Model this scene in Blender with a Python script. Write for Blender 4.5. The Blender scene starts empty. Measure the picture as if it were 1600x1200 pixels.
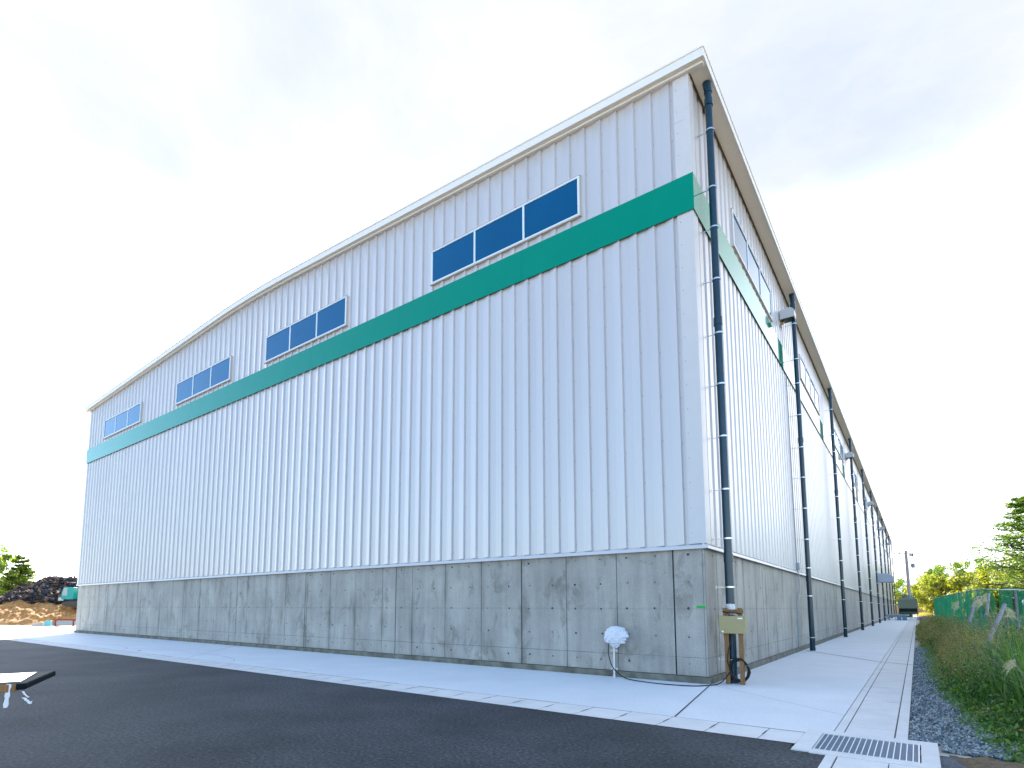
import bpy, bmesh, math, random
from math import sin, cos, pi, radians, atan2, sqrt
from mathutils import Vector, Matrix, noise

scene = bpy.context.scene
COL = scene.collection
rnd = random.Random(11)

# ---------------------------------------------------------------- camera
CAM = Vector((3.3446, -11.5459, 1.5))
ROLL, PITCH, YAW = 0.0017, 0.1051, 0.6506
fw = Vector((-sin(YAW)*cos(PITCH), cos(YAW)*cos(PITCH), sin(PITCH)))
rr = Vector((cos(YAW), sin(YAW), 0)); uu = rr.cross(fw)
r2 = rr*cos(ROLL)+uu*sin(ROLL); u2 = uu*cos(ROLL)-rr*sin(ROLL)
cd = bpy.data.cameras.new('camera'); cam = bpy.data.objects.new('camera', cd); COL.objects.link(cam)
m = Matrix(((r2.x, u2.x, -fw.x), (r2.y, u2.y, -fw.y), (r2.z, u2.z, -fw.z))).to_4x4()
m.translation = CAM
cam.matrix_world = m
cd.sensor_fit = 'HORIZONTAL'; cd.sensor_width = 36
cd.lens = 36*875.754/1600
cd.shift_x = (800-763.09)/1600; cd.shift_y = (856.1-600)/1600
cd.clip_start = 0.05; cd.clip_end = 3000
scene.camera = cam

# ---------------------------------------------------------------- light
SUN_EL = radians(30); SUN_AZ = radians(-54)      # clockwise from +Y
S = Vector((sin(SUN_AZ)*cos(SUN_EL), cos(SUN_AZ)*cos(SUN_EL), sin(SUN_EL)))
w = bpy.data.worlds.new("World"); scene.world = w; w.use_nodes = True
nt = w.node_tree; nt.nodes.clear()
def N(nt, t, **k):
    n = nt.nodes.new(t)
    for a, b in k.items(): setattr(n, a, b)
    return n
out = N(nt, 'ShaderNodeOutputWorld'); bg = N(nt, 'ShaderNodeBackground'); nt.links.new(bg.outputs[0], out.inputs[0])
sky = N(nt, 'ShaderNodeTexSky'); sky.sky_type = 'NISHITA'; sky.sun_disc = False
sky.sun_elevation = SUN_EL; sky.sun_rotation = SUN_AZ % (2*pi); sky.altitude = 0; sky.air_density = 1.0; sky.dust_density = 0.8; sky.ozone_density = 2.0
tc = N(nt, 'ShaderNodeTexCoord'); mp = N(nt, 'ShaderNodeMapping'); mp.inputs['Scale'].default_value = (1, 1, 2.2)
nt.links.new(tc.outputs['Generated'], mp.inputs[0])
nz = N(nt, 'ShaderNodeTexNoise'); nz.inputs['Scale'].default_value = 1.9; nz.inputs['Detail'].default_value = 9; nz.inputs['Roughness'].default_value = 0.58
nz.inputs['Distortion'].default_value = 0.35
nt.links.new(mp.outputs[0], nz.inputs['Vector'])
# cirrus veil is denser towards the sun
dt = N(nt, 'ShaderNodeVectorMath', operation='DOT_PRODUCT'); nt.links.new(tc.outputs['Generated'], dt.inputs[0])
dt.inputs[1].default_value = Vector((-.30, .95, .15)).normalized()
mr = N(nt, 'ShaderNodeMapRange'); mr.inputs[1].default_value = -0.30; mr.inputs[2].default_value = 0.48; mr.inputs[3].default_value = -0.42; mr.inputs[4].default_value = 0.34
nt.links.new(dt.outputs['Value'], mr.inputs[0])
ad = N(nt, 'ShaderNodeMath', operation='ADD'); nt.links.new(nz.outputs[0], ad.inputs[0]); nt.links.new(mr.outputs[0], ad.inputs[1])
cr = N(nt, 'ShaderNodeMapRange', interpolation_type='SMOOTHSTEP'); cr.inputs[1].default_value = 0.40; cr.inputs[2].default_value = 0.78
nt.links.new(ad.outputs[0], cr.inputs[0])
mul = N(nt, 'ShaderNodeMath', operation='MULTIPLY'); mul.inputs[1].default_value = 0.97; nt.links.new(cr.outputs[0], mul.inputs[0])
mx = N(nt, 'ShaderNodeMix', data_type='RGBA'); nt.links.new(mul.outputs[0], mx.inputs[0]); nt.links.new(sky.outputs[0], mx.inputs[6])
nzb = N(nt, 'ShaderNodeTexNoise'); nzb.inputs['Scale'].default_value = 1.3; nzb.inputs['Detail'].default_value = 8; nzb.inputs['Roughness'].default_value = .6; nzb.inputs['Distortion'].default_value = .5
nt.links.new(mp.outputs[0], nzb.inputs['Vector'])
cmx = N(nt, 'ShaderNodeMix', data_type='RGBA'); cmr = N(nt, 'ShaderNodeMapRange'); cmr.inputs[1].default_value = .42; cmr.inputs[2].default_value = .66
nt.links.new(nzb.outputs[0], cmr.inputs[0]); nt.links.new(cmr.outputs[0], cmx.inputs[0])
cmx.inputs[6].default_value = (1.50, 1.64, 1.88, 1); cmx.inputs[7].default_value = (2.06, 2.05, 2.06, 1)
sxyz = N(nt, 'ShaderNodeSeparateXYZ'); nt.links.new(tc.outputs['Generated'], sxyz.inputs[0])
hb = N(nt, 'ShaderNodeMapRange', interpolation_type='SMOOTHSTEP'); hb.inputs[1].default_value = sin(radians(24)); hb.inputs[2].default_value = sin(radians(36)); hb.inputs[3].default_value = 2.8; hb.inputs[4].default_value = 1.0
nt.links.new(sxyz.outputs[2], hb.inputs[0])
d2 = N(nt, 'ShaderNodeVectorMath', operation='DOT_PRODUCT'); nt.links.new(tc.outputs['Generated'], d2.inputs[0]); d2.inputs[1].default_value = S
gl_ = N(nt, 'ShaderNodeMapRange', interpolation_type='SMOOTHSTEP'); gl_.inputs[1].default_value = .55; gl_.inputs[2].default_value = 1.0; gl_.inputs[3].default_value = 1; gl_.inputs[4].default_value = 3.2
nt.links.new(d2.outputs['Value'], gl_.inputs[0])
hg = N(nt, 'ShaderNodeMath', operation='MULTIPLY'); hx = N(nt, 'ShaderNodeMapRange'); hx.inputs[1].default_value = 1; hx.inputs[2].default_value = 2.8; hx.inputs[3].default_value = 0; hx.inputs[4].default_value = 1
nt.links.new(hb.outputs[0], hx.inputs[0])
gm = N(nt, 'ShaderNodeMix', data_type='FLOAT'); nt.links.new(hx.outputs[0], gm.inputs[0]); gm.inputs[2].default_value = 1; nt.links.new(gl_.outputs[0], gm.inputs[3])
nt.links.new(hb.outputs[0], hg.inputs[0]); nt.links.new(gm.outputs[0], hg.inputs[1])
csc = N(nt, 'ShaderNodeVectorMath', operation='SCALE'); nt.links.new(cmx.outputs[2], csc.inputs[0]); nt.links.new(hg.outputs[0], csc.inputs['Scale'])
nt.links.new(csc.outputs[0], mx.inputs[7])
nt.links.new(mx.outputs[2], bg.inputs[0]); bg.inputs[1].default_value = 0.10

sd = bpy.data.lights.new('sun', 'SUN'); sun = bpy.data.objects.new('sun', sd); COL.objects.link(sun)
sd.energy = 3.6; sd.angle = radians(0.5); sd.color = (1, 0.93, 0.82)
sun.rotation_euler = (-S).to_track_quat('-Z', 'Y').to_euler(); sun.location = S*60

vs = scene.view_settings
vs.view_transform = 'Standard'; vs.look = 'None'; vs.gamma = 1; vs.use_curve_mapping = False
vs.exposure = 2.4

# ---------------------------------------------------------------- materials
MATS = {}
def mat(name, col, rough=0.6, metal=0.0, spec=0.5, var=0.0, vscale=5.0, bump=0.0, bscale=60.0, coat=0.0, stretch=None, ior=1.45):
    if name in MATS: return MATS[name]
    M = bpy.data.materials.new(name); M.use_nodes = True; t = M.node_tree; b = t.nodes['Principled BSDF']
    b.inputs['Roughness'].default_value = rough; b.inputs['Metallic'].default_value = metal
    b.inputs['Specular IOR Level'].default_value = spec; b.inputs['Coat Weight'].default_value = coat; b.inputs['IOR'].default_value = ior
    b.inputs['Coat Roughness'].default_value = 0.03
    c = N(t, 'ShaderNodeTexCoord'); mpp = N(t, 'ShaderNodeMapping'); t.links.new(c.outputs['Object'], mpp.inputs[0])
    if stretch: mpp.inputs['Scale'].default_value = stretch
    n = N(t, 'ShaderNodeTexNoise'); n.inputs['Scale'].default_value = vscale; n.inputs['Detail'].default_value = 6; n.inputs['Roughness'].default_value = .6
    t.links.new(mpp.outputs[0], n.inputs['Vector'])
    rp = N(t, 'ShaderNodeMapRange'); rp.inputs[1].default_value = .3; rp.inputs[2].default_value = .7; rp.inputs[3].default_value = 1-var; rp.inputs[4].default_value = 1+var
    t.links.new(n.outputs[0], rp.inputs[0])
    v = N(t, 'ShaderNodeVectorMath', operation='SCALE'); v.inputs[0].default_value = col[:3]; t.links.new(rp.outputs[0], v.inputs['Scale'])
    t.links.new(v.outputs[0], b.inputs['Base Color'])
    if bump:
        n2 = N(t, 'ShaderNodeTexNoise'); n2.inputs['Scale'].default_value = bscale; n2.inputs['Detail'].default_value = 5
        t.links.new(c.outputs['Object'], n2.inputs['Vector'])
        bp = N(t, 'ShaderNodeBump'); bp.inputs['Strength'].default_value = bump; bp.inputs['Distance'].default_value = .01
        t.links.new(n2.outputs[0], bp.inputs['Height']); t.links.new(bp.outputs[0], b.inputs['Normal'])
    MATS[name] = M; return M

def leafmat(name, cols, rough=.55, trans=.3):
    """colour differs per leaf (mesh island)"""
    if name in MATS: return MATS[name]
    M = bpy.data.materials.new(name); M.use_nodes = True; t = M.node_tree; b = t.nodes['Principled BSDF']
    g = N(t, 'ShaderNodeNewGeometry'); r = N(t, 'ShaderNodeValToRGB'); r.color_ramp.interpolation = 'LINEAR'
    while len(r.color_ramp.elements) < len(cols): r.color_ramp.elements.new(.5)
    for i, c in enumerate(cols):
        r.color_ramp.elements[i].position = i/(len(cols)-1); r.color_ramp.elements[i].color = (*c, 1)
    t.links.new(g.outputs['Random Per Island'], r.inputs[0])
    t.links.new(r.outputs[0], b.inputs['Base Color']); b.inputs['Roughness'].default_value = rough
    tr = N(t, 'ShaderNodeBsdfTranslucent'); hs = N(t, 'ShaderNodeVectorMath', operation='MULTIPLY'); hs.inputs[1].default_value = (1.5, 1.6, .6)
    t.links.new(r.outputs[0], hs.inputs[0]); t.links.new(hs.outputs[0], tr.inputs[0])
    ms = N(t, 'ShaderNodeMixShader'); ms.inputs[0].default_value = trans
    t.links.new(b.outputs[0], ms.inputs[1]); t.links.new(tr.outputs[0], ms.inputs[2]); t.links.new(ms.outputs[0], t.nodes['Material Output'].inputs[0])
    MATS[name] = M; return M

def concrete_wall_mat():
    M = bpy.data.materials.new('cast concrete'); M.use_nodes = True; t = M.node_tree; b = t.nodes['Principled BSDF']
    c = N(t, 'ShaderNodeTexCoord')
    def noise_(scale, detail, sc, rough=.6, dist=0):
        mpp = N(t, 'ShaderNodeMapping'); mpp.inputs['Scale'].default_value = sc; t.links.new(c.outputs['Object'], mpp.inputs[0])
        n = N(t, 'ShaderNodeTexNoise'); n.inputs['Scale'].default_value = scale; n.inputs['Detail'].default_value = detail
        n.inputs['Roughness'].default_value = rough; n.inputs['Distortion'].default_value = dist
        t.links.new(mpp.outputs[0], n.inputs['Vector']); return n.outputs[0]
    def mrange(x, a, b_, lo, hi):
        q = N(t, 'ShaderNodeMapRange'); q.inputs[1].default_value = a; q.inputs[2].default_value = b_; q.inputs[3].default_value = lo; q.inputs[4].default_value = hi
        t.links.new(x, q.inputs[0]); return q.outputs[0]
    def m2(op, a, b_):
        q = N(t, 'ShaderNodeMath', operation=op)
        for i, x in enumerate((a, b_)):
            if isinstance(x, (int, float)): q.inputs[i].default_value = x
            else: t.links.new(x, q.inputs[i])
        return q.outputs[0]
    big = mrange(noise_(.8, 8, (1, 1, 1), .65), .33, .67, .82, 1.16)
    streak = mrange(noise_(2.6, 6, (1, 1, .10), .6), .35, .7, 1.08, .80)
    blot = mrange(noise_(1.7, 8, (1, 1, .55), .7, .6), .54, .66, 1.0, .74)
    fine = mrange(noise_(30, 5, (1, 1, 1), .7), .3, .7, .86, 1.14)
    pits = mrange(noise_(95, 2, (1, 1, 1), .5), .70, .78, 1.0, .72)
    grain = mrange(noise_(11, 4, (1, 1, .06), .6), .3, .7, .94, 1.05)
    # stains that start at the formwork joints
    sx = N(t, 'ShaderNodeSeparateXYZ'); t.links.new(c.outputs['Object'], sx.inputs[0])
    along = m2('SUBTRACT', sx.outputs[0], sx.outputs[1])
    al = m2('ADD', along, .63+126.0)
    fr = m2('PINGPONG', al, .63)
    jn = mrange(fr, 0.0, .14, 1, 0)
    blotm = mrange(noise_(1.1, 5, (1, 1, .5), .6), .45, .62, 0, 1)
    js = m2('SUBTRACT', 1.0, m2('MULTIPLY', m2('MULTIPLY', jn, blotm), .42))
    line = m2('SUBTRACT', 1.0, m2('MULTIPLY', mrange(fr, .007, .011, 1, 0), m2('MULTIPLY', mrange(noise_(.9, 3, (1, 1, 1)), .36, .5, .4, 1), .72)))
    hz = m2('SUBTRACT', 1.0, m2('MULTIPLY', mrange(m2('ABSOLUTE', m2('SUBTRACT', sx.outputs[2], .5), 0), .005, .009, 1, 0), m2('MULTIPLY', mrange(noise_(.7, 3, (1, 1, 1)), .38, .5, .3, 1), .5)))
    hz2 = m2('SUBTRACT', 1.0, m2('MULTIPLY', mrange(m2('ABSOLUTE', m2('SUBTRACT', sx.outputs[2], 1.47), 0), .006, .03, 1, 0), .10))
    x = big
    for y in (streak, blot, fine, pits, grain, js, line, hz, hz2): x = m2('MULTIPLY', x, y)
    v = N(t, 'ShaderNodeVectorMath', operation='SCALE'); v.inputs[0].default_value = (.345, .330, .298)
    t.links.new(x, v.inputs['Scale'])
    # faint brown-green tint in the blots
    mxn = N(t, 'ShaderNodeMix', data_type='RGBA'); t.links.new(m2('SUBTRACT', 1.0, blot), mxn.inputs[0]); t.links.new(v.outputs[0], mxn.inputs[6]); mxn.inputs[7].default_value = (.13, .12, .08, 1)
    t.links.new(mxn.outputs[2], b.inputs['Base Color'])
    b.inputs['Roughness'].default_value = .62; b.inputs['Specular IOR Level'].default_value = .4
    bp = N(t, 'ShaderNodeBump'); bp.inputs['Strength'].default_value = .35; bp.inputs['Distance'].default_value = .006
    t.links.new(m2('MULTIPLY', m2('MULTIPLY', fine, pits), line), bp.inputs['Height']); t.links.new(bp.outputs[0], b.inputs['Normal'])
    return M

def ground_mat(name, c1, c2, big=.5, fine=120, finev=.25, rough=.9, spk=None, bump=.4, spec=.3, bigv=(.3, .7), fdet=3):
    M = bpy.data.materials.new(name); M.use_nodes = True; t = M.node_tree; b = t.nodes['Principled BSDF']
    c = N(t, 'ShaderNodeTexCoord')
    a = N(t, 'ShaderNodeTexNoise'); a.inputs['Scale'].default_value = big; a.inputs['Detail'].default_value = 9; a.inputs['Roughness'].default_value = .62
    f = N(t, 'ShaderNodeTexNoise'); f.inputs['Scale'].default_value = fine; f.inputs['Detail'].default_value = fdet; f.inputs['Roughness'].default_value = .7
    for n in (a, f): t.links.new(c.outputs['Object'], n.inputs['Vector'])
    q = N(t, 'ShaderNodeMapRange'); q.inputs[1].default_value = bigv[0]; q.inputs[2].default_value = bigv[1]; t.links.new(a.outputs[0], q.inputs[0])
    mxn = N(t, 'ShaderNodeMix', data_type='RGBA'); t.links.new(q.outputs[0], mxn.inputs[0]); mxn.inputs[6].default_value = (*c1, 1); mxn.inputs[7].default_value = (*c2, 1)
    q2 = N(t, 'ShaderNodeMapRange'); q2.inputs[1].default_value = .3; q2.inputs[2].default_value = .7; q2.inputs[3].default_value = 1-finev; q2.inputs[4].default_value = 1+finev
    t.links.new(f.outputs[0], q2.inputs[0])
    v = N(t, 'ShaderNodeVectorMath', operation='SCALE'); t.links.new(mxn.outputs[2], v.inputs[0]); t.links.new(q2.outputs[0], v.inputs['Scale'])
    last = v.outputs[0]
    if spk:
        s = N(t, 'ShaderNodeTexNoise'); s.inputs['Scale'].default_value = spk[0]; s.inputs['Detail'].default_value = 1; t.links.new(c.outputs['Object'], s.inputs['Vector'])
        q3 = N(t, 'ShaderNodeMapRange'); q3.inputs[1].default_value = spk[1]; q3.inputs[2].default_value = spk[1]+.03; t.links.new(s.outputs[0], q3.inputs[0])
        m3 = N(t, 'ShaderNodeMix', data_type='RGBA'); t.links.new(q3.outputs[0], m3.inputs[0]); t.links.new(last, m3.inputs[6]); m3.inputs[7].default_value = (*spk[2], 1); last = m3.outputs[2]
    t.links.new(last, b.inputs['Base Color']); b.inputs['Roughness'].default_value = rough; b.inputs['Specular IOR Level'].default_value = spec
    bp = N(t, 'ShaderNodeBump'); bp.inputs['Strength'].default_value = bump; bp.inputs['Distance'].default_value = .006
    t.links.new(f.outputs[0], bp.inputs['Height']); t.links.new(bp.outputs[0], b.inputs['Normal'])
    return M

M_conc = concrete_wall_mat()
M_joint = mat('joint sealant', (.035, .045, .048), .7)
M_hole = mat('mortar plug', (.05, .055, .055), .9, var=.4, vscale=3)
M_holeL = mat('pale mortar plug', (.165, .16, .145), .9, var=.3, vscale=3)
M_plinth = mat('plinth concrete', (.15, .145, .115), .9, var=.5, vscale=2.6, bump=.3, bscale=40)
M_clad = mat('white coated steel', (.535, .522, .533), .30, metal=.20, spec=.5, var=.045, vscale=1.6, stretch=(1, 1, .05))
M_trim = mat('white trim', (.55, .54, .55), .32, var=.02)
M_fascia = mat('cream fascia', (.74, .72, .68), .4, var=.02)
M_soffit = mat('tan soffit board', (.76, .67, .56), .8, var=.04, vscale=20)
M_green = mat('green coated steel', (.0, .215, .13), .06, spec=.5, var=.03, vscale=2, ior=1.5)
M_green.node_tree.nodes['Principled BSDF'].inputs['Specular Tint'].default_value = (.03, .9, 1, 1)
M_glass = mat('window glass', (.0, .055, .14), .02, spec=.8, ior=1.6, var=.12, vscale=.5)
M_glass.node_tree.nodes['Principled BSDF'].inputs['Specular Tint'].default_value = (.05, .6, 1, 1)
M_alu = mat('aluminium frame', (.66, .74, .82), .35, var=.02)
M_sill = mat('beige flashing', (.50, .44, .38), .45)
M_navy = mat('navy pipe', (.008, .035, .058), .22, spec=.5, var=.15, vscale=6)
M_zinc = mat('zinc plated clip', (.62, .64, .66), .28, metal=.85)
M_screw = mat('screw head', (.16, .19, .22), .5)
M_gap = mat('dark void', (.02, .018, .015), .9)
M_roof = mat('roof sheet', (.45, .47, .5), .4)
M_asph = ground_mat('asphalt', (.023, .028, .033), (.060, .068, .075), big=.5, fine=24, fdet=6, finev=.95, rough=.85, spk=(30, .685, (.13, .14, .15)), bump=.8)
M_apron = ground_mat('apron concrete', (.64, .665, .675), (.73, .745, .75), big=.7, fine=22, fdet=6, finev=.07, rough=.7, bump=.12)
M_slab = ground_mat('precast concrete', (.62, .61, .585), (.74, .73, .70), big=1.6, fine=60, finev=.07, rough=.8, bump=.25)
M_dirt = ground_mat('dirt', (.11, .085, .05), (.19, .13, .075), big=.8, fine=30, finev=.4, bump=1)
M_lot = ground_mat('pale yard', (.50, .44, .36), (.60, .53, .43), big=.1, fine=8, finev=.1, bump=.3)
M_verge = ground_mat('verge soil', (.035, .04, .02), (.09, .075, .04), big=1.2, fine=25, finev=.5, bump=1)
M_gravelbed = ground_mat('gravel bed', (.07, .085, .095), (.15, .165, .18), big=3, fine=70, finev=.7, bump=1.5)
M_stone = leafmat('crushed stone', [(.06, .08, .09), (.19, .225, .235), (.42, .45, .45)], .8, trans=0)
M_galv = mat('galvanised grating', (.17, .24, .31), .5, metal=.3)
M_galvw = mat('pale galvanised bar', (.62, .64, .66), .45, metal=.2)
M_black = mat('black rubber', (.006, .007, .008), .45)
M_timber = mat('timber', (.23, .12, .045), .75, var=.35, vscale=9, stretch=(6, 6, .6), bump=.3)
M_tan = mat('tan plastic box', (.34, .29, .14), .55, var=.05)
M_film = mat('crumpled plastic film', (.72, .74, .80), .18, spec=.7, coat=.5, bump=.9, bscale=26)
M_film.node_tree.nodes['Principled BSDF'].inputs['Transmission Weight'].default_value = .18
M_log = mat('weathered log', (.24, .235, .24), .8, var=.3, vscale=8, bump=.5, bscale=20)
M_bark = mat('bark', (.10, .07, .05), .9, var=.4, vscale=8, bump=.6, bscale=20)
M_pole = mat('concrete pole', (.52, .44, .40), .8, var=.06)
M_steel = mat('grey steel', (.28, .32, .36), .5)

# ---------------------------------------------------------------- mesh helpers
class MB:
    def __init__(s): s.v = []; s.f = []; s.mi = []; s.sm = []
    def add(s, vs_, fs, mi=0, smooth=False):
        o = len(s.v); s.v += [tuple(x) for x in vs_]
        for f in fs: s.f.append([i+o for i in f]); s.mi.append(mi); s.sm.append(smooth)
        return s
    def box(s, x0, x1, y0, y1, z0, z1, mi=0):
        v = [(x, y, z) for x in (x0, x1) for y in (y0, y1) for z in (z0, z1)]
        return s.add(v, [(0, 1, 3, 2), (4, 6, 7, 5), (0, 4, 5, 1), (2, 3, 7, 6), (0, 2, 6, 4), (1, 5, 7, 3)], mi)
    def quad(s, a, b, c, d, mi=0): return s.add([a, b, c, d], [(0, 1, 2, 3)], mi)
    def cyl(s, p, q, r, r1=None, n=16, mi=0, cap=True, smooth=True):
        p = Vector(p); q = Vector(q); r1 = r if r1 is None else r1
        d = (q-p).normalized(); a = d.orthogonal().normalized(); b = d.cross(a)
        vs_ = []
        for k in range(n):
            t = 2*pi*k/n; e = a*cos(t)+b*sin(t); vs_ += [p+e*r, q+e*r1]
        fs = [(2*k, 2*((k+1) % n), 2*((k+1) % n)+1, 2*k+1) for k in range(n)]
        s.add(vs_, fs, mi, smooth)
        if cap:
            s.add([vs_[2*k] for k in range(n)], [tuple(reversed(range(n)))], mi); s.add([vs_[2*k+1] for k in range(n)], [tuple(range(n))], mi)
        return s
    def tube(s, pts, r, n=8, mi=0, radii=None):
        pts = [Vector(p) for p in pts]; rings = []
        up = None
        for i, p in enumerate(pts):
            d = (pts[min(i+1, len(pts)-1)]-pts[max(i-1, 0)]).normalized()
            if up is None: up = d.orthogonal().normalized()
            a = (up-d*up.dot(d)).normalized(); b = d.cross(a); up = a
            R = radii[i] if radii else r
            rings.append([p+(a*cos(2*pi*k/n)+b*sin(2*pi*k/n))*R for k in range(n)])
        vs_ = [x for g in rings for x in g]; fs = []
        for i in range(len(pts)-1):
            for k in range(n): fs.append((i*n+k, i*n+(k+1) % n, (i+1)*n+(k+1) % n, (i+1)*n+k))
        s.add(vs_, fs, mi, True)
        s.add(rings[0], [tuple(reversed(range(n)))], mi); s.add(rings[-1], [tuple(range(n))], mi)
        return s
    def prism(s, poly, axis, a, b, mi=0):
        """poly: 2D points; axis 'y': (u,v)->(u,?,v); 'x': (?,u,v); 'z': (u,v,?)"""
        def P(u, v, t): return {'y': (u, t, v), 'x': (t, u, v), 'z': (u, v, t)}[axis]
        n = len(poly); vs_ = [P(u, v, a) for u, v in poly]+[P(u, v, b) for u, v in poly]
        fs = [(k, (k+1) % n, n+(k+1) % n, n+k) for k in range(n)]+[tuple(reversed(range(n))), tuple(range(n, 2*n))]
        return s.add(vs_, fs, mi)
    def build(s, name, mats, parent=None, fixn=True, loc=None):
        me = bpy.data.meshes.new(name); me.from_pydata(s.v, [], s.f)
        for M in (mats if isinstance(mats, (list, tuple)) else [mats]): me.materials.append(M)
        me.polygons.foreach_set('material_index', s.mi); me.polygons.foreach_set('use_smooth', s.sm)
        me.update()
        if fixn:
            bm = bmesh.new(); bm.from_mesh(me); bmesh.ops.recalc_face_normals(bm, faces=bm.faces); bm.to_mesh(me); bm.free()
        o = bpy.data.objects.new(name, me); COL.objects.link(o)
        if parent: o.parent = parent
        if loc: o.location = loc
        return o
def tag(o, label=None, cat=None, group=None, kind=None):
    if label: o['label'] = label
    if cat: o['category'] = cat
    if group: o['group'] = group
    if kind: o['kind'] = kind
    return o
def empty(name, loc, label, cat, group=None, rz=0):
    o = bpy.data.objects.new(name, None); COL.objects.link(o); o.location = loc; o.rotation_euler = (0, 0, rz); o.empty_display_size = .3
    return tag(o, label, cat, group)
def copy_tree(o, parent=None):
    c = o.copy(); COL.objects.link(c); c.parent = parent
    for ch in list(o.children): copy_tree(ch, c)
    return c
def bevel(o, wd=.004, seg=2):
    b = o.modifiers.new('bevel', 'BEVEL'); b.width = wd; b.segments = seg; b.limit_method = 'ANGLE'; return o
def at(px, py, depth):
    """photo pixel at a distance along the (level) view axis -> world x, y"""
    lat = (px-763.09)/875.754*depth
    f2 = Vector((-sin(YAW), cos(YAW))); R2 = Vector((cos(YAW), sin(YAW)))
    p = Vector((CAM.x, CAM.y))+f2*depth+R2*lat
    return p.x, p.y
def link_z(py, depth): return 1.5+(949-py)/875.754*depth

# ================================================================ SETTING
W_ = 35.38; L_ = 112.0; HC = 2.72; ZE = 13.2; BAY = 11.1
EAVE_TOP = 13.36; RIDGE_X = -W_/2; SLOPE = .0487

g = MB(); g.add([(-600, -400, -.03), (600, -400, -.03), (600, 900, -.03), (-600, 900, -.03)], [(0, 1, 2, 3)])
tag(g.build('ground', M_lot), kind='structure')
# asphalt yard in front, with the cut corner beside the catch basin
g = MB(); g.prism([(-31.5, -4.40), (2.15, -4.40), (2.15, -4.72), (2.50, -4.72), (2.50, -60), (-90, -60), (-90, -4.40)], 'z', -.02, 0)
tag(g.build('asphalt', M_asph), kind='structure')
# concrete apron in front and beside the hall, split by joints
g = MB()
g.prism([(-40, .4), (-40, -3.70), (2.18, -3.70), (2.18, -3.45), (2.44, -3.45), (2.44, 118), (.0, 118), (0, .4)], 'z', -.05, .004)
def jl(p, q, wd, mi=1, z=.008):
    p = Vector((*p, z)); q = Vector((*q, z)); d = (q-p).normalized().cross(Vector((0, 0, 1)))*wd/2
    g.quad(p-d, q-d, q+d, p+d, mi)
jl((.05, -.06), (.60, -3.70), .024)
jl((.09, -.10), (2.44, -2.16), .007)
jl((.16, 11.0), (2.44, 7.56), .055)
jl((-17.6, -.06), (-13.7, -3.7), .012)
for k in range(0): jl((.16, 11.1*k), (2.44, 11.1*k-3.4), .02)
def arc(cx_, cy_, ra, rb, a0, a1, wd=.02, n=26):
    P = [(cx_+ra*cos(a0+(a1-a0)*i/n), cy_+rb*sin(a0+(a1-a0)*i/n)) for i in range(n+1)]
    for a, b in zip(P, P[1:]): jl(a, b, wd*rnd.uniform(.5, 1.3), 2, .0075)
arc(-15.5, -3.7, 4.0, 1.15, 2.6, .1); arc(-22.3, -3.7, 3.6, .95, 2.4, .1, .016); arc(-9.6, -3.65, 1.8, .5, 2.2, .5, .012)
M_scuff = mat('tyre scuff', (.30, .30, .30), .8, var=.2, vscale=9)
g.cyl((-17.77, -3.36, 0), (-17.77, -3.36, .012), .05, n=12, mi=1)
tag(g.build('pavement', [M_apron, M_joint, M_scuff]), kind='structure')
# L-shaped kerb gutter blocks between apron and asphalt
g = MB(); x = 2.18; g.box(-42, 2.2, -4.39, -3.71, -.06, -.004, 1)
g.box(-42, 2.18, -3.712, -3.702, -.05, .0065, 2)
xs = .63+.58*2
k = 0
while x > -40:
    nx = max(-40, (xs-.6*k)); k += 1
    if nx >= x-.05: continue
    t = rnd.uniform(-.002, .002)
    g.add([(x-.004, -3.72, .006+t), (nx+.004, -3.72, .006+t), (nx+.004, -4.14, .001), (x-.004, -4.14, .001), (x-.004, -4.40, .006), (nx+.004, -4.40, .006)], [(0, 1, 2, 3), (3, 2, 5, 4)], 0)
    g.box(nx-.07, nx+.0, -4.02, -3.98, -.0, .004, 2) if False else None
    g.quad((nx-.008, -4.13, .0062), (nx+.008, -4.13, .0062), (nx+.008, -3.90, .0082), (nx-.008, -3.90, .0082), 2)
    x = nx
tag(g.build('kerb', [M_slab, M_joint, M_joint]), kind='structure')
# side drain channel with its covers and outer kerb
g = MB(); g.box(2.441, 3.17, -3.44, 118, -.05, -.006, 1)
g.box(2.452, 2.545, -3.44, 118, -.05, .006, 0)
y = -3.44
while y < 117.5:
    yn = y+.5; t = rnd.uniform(-.0015, .0015)
    g.box(2.560, 3.035, y+.004, yn-.004, -.04, .006+t, 0); y = yn
y = -3.44
while y < 117:
    g.box(3.052, 3.165, y+.003, y+1.997, -.05, .009, 0); y += 2
jl((2.441, 7.56), (3.2, 7.02), .05, 1, .0125)
tag(g.build('drain_channel', [M_slab, M_joint]), kind='structure')
# catch basin collar + the channel that goes on towards the viewer
g = MB()
g.box(2.185, 2.355, -4.71, -3.455, -.06, .012); g.box(3.285, 3.43, -4.75, -3.455, -.06, .012)
g.box(2.355, 3.285, -3.655, -3.455, -.06, .012); g.box(2.355, 3.285, -4.75, -4.575, -.06, .012)
g.box(2.355, 3.285, -4.575, -3.655, -.3, -.06, 1)
g.box(2.51, 2.60, -12, -4.752, -.05, .010); g.box(3.04, 3.43, -12, -4.752, -.05, .008)
y = -4.752
while y > -12: g.box(2.615, 3.03, y-.496, y-.004, -.05, .006); y -= .5
g.box(2.60, 3.04, -12, -4.752, -.06, -.01, 1)
tag(g.build('catch_basin', [M_slab, M_gap]), kind='structure')
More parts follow.
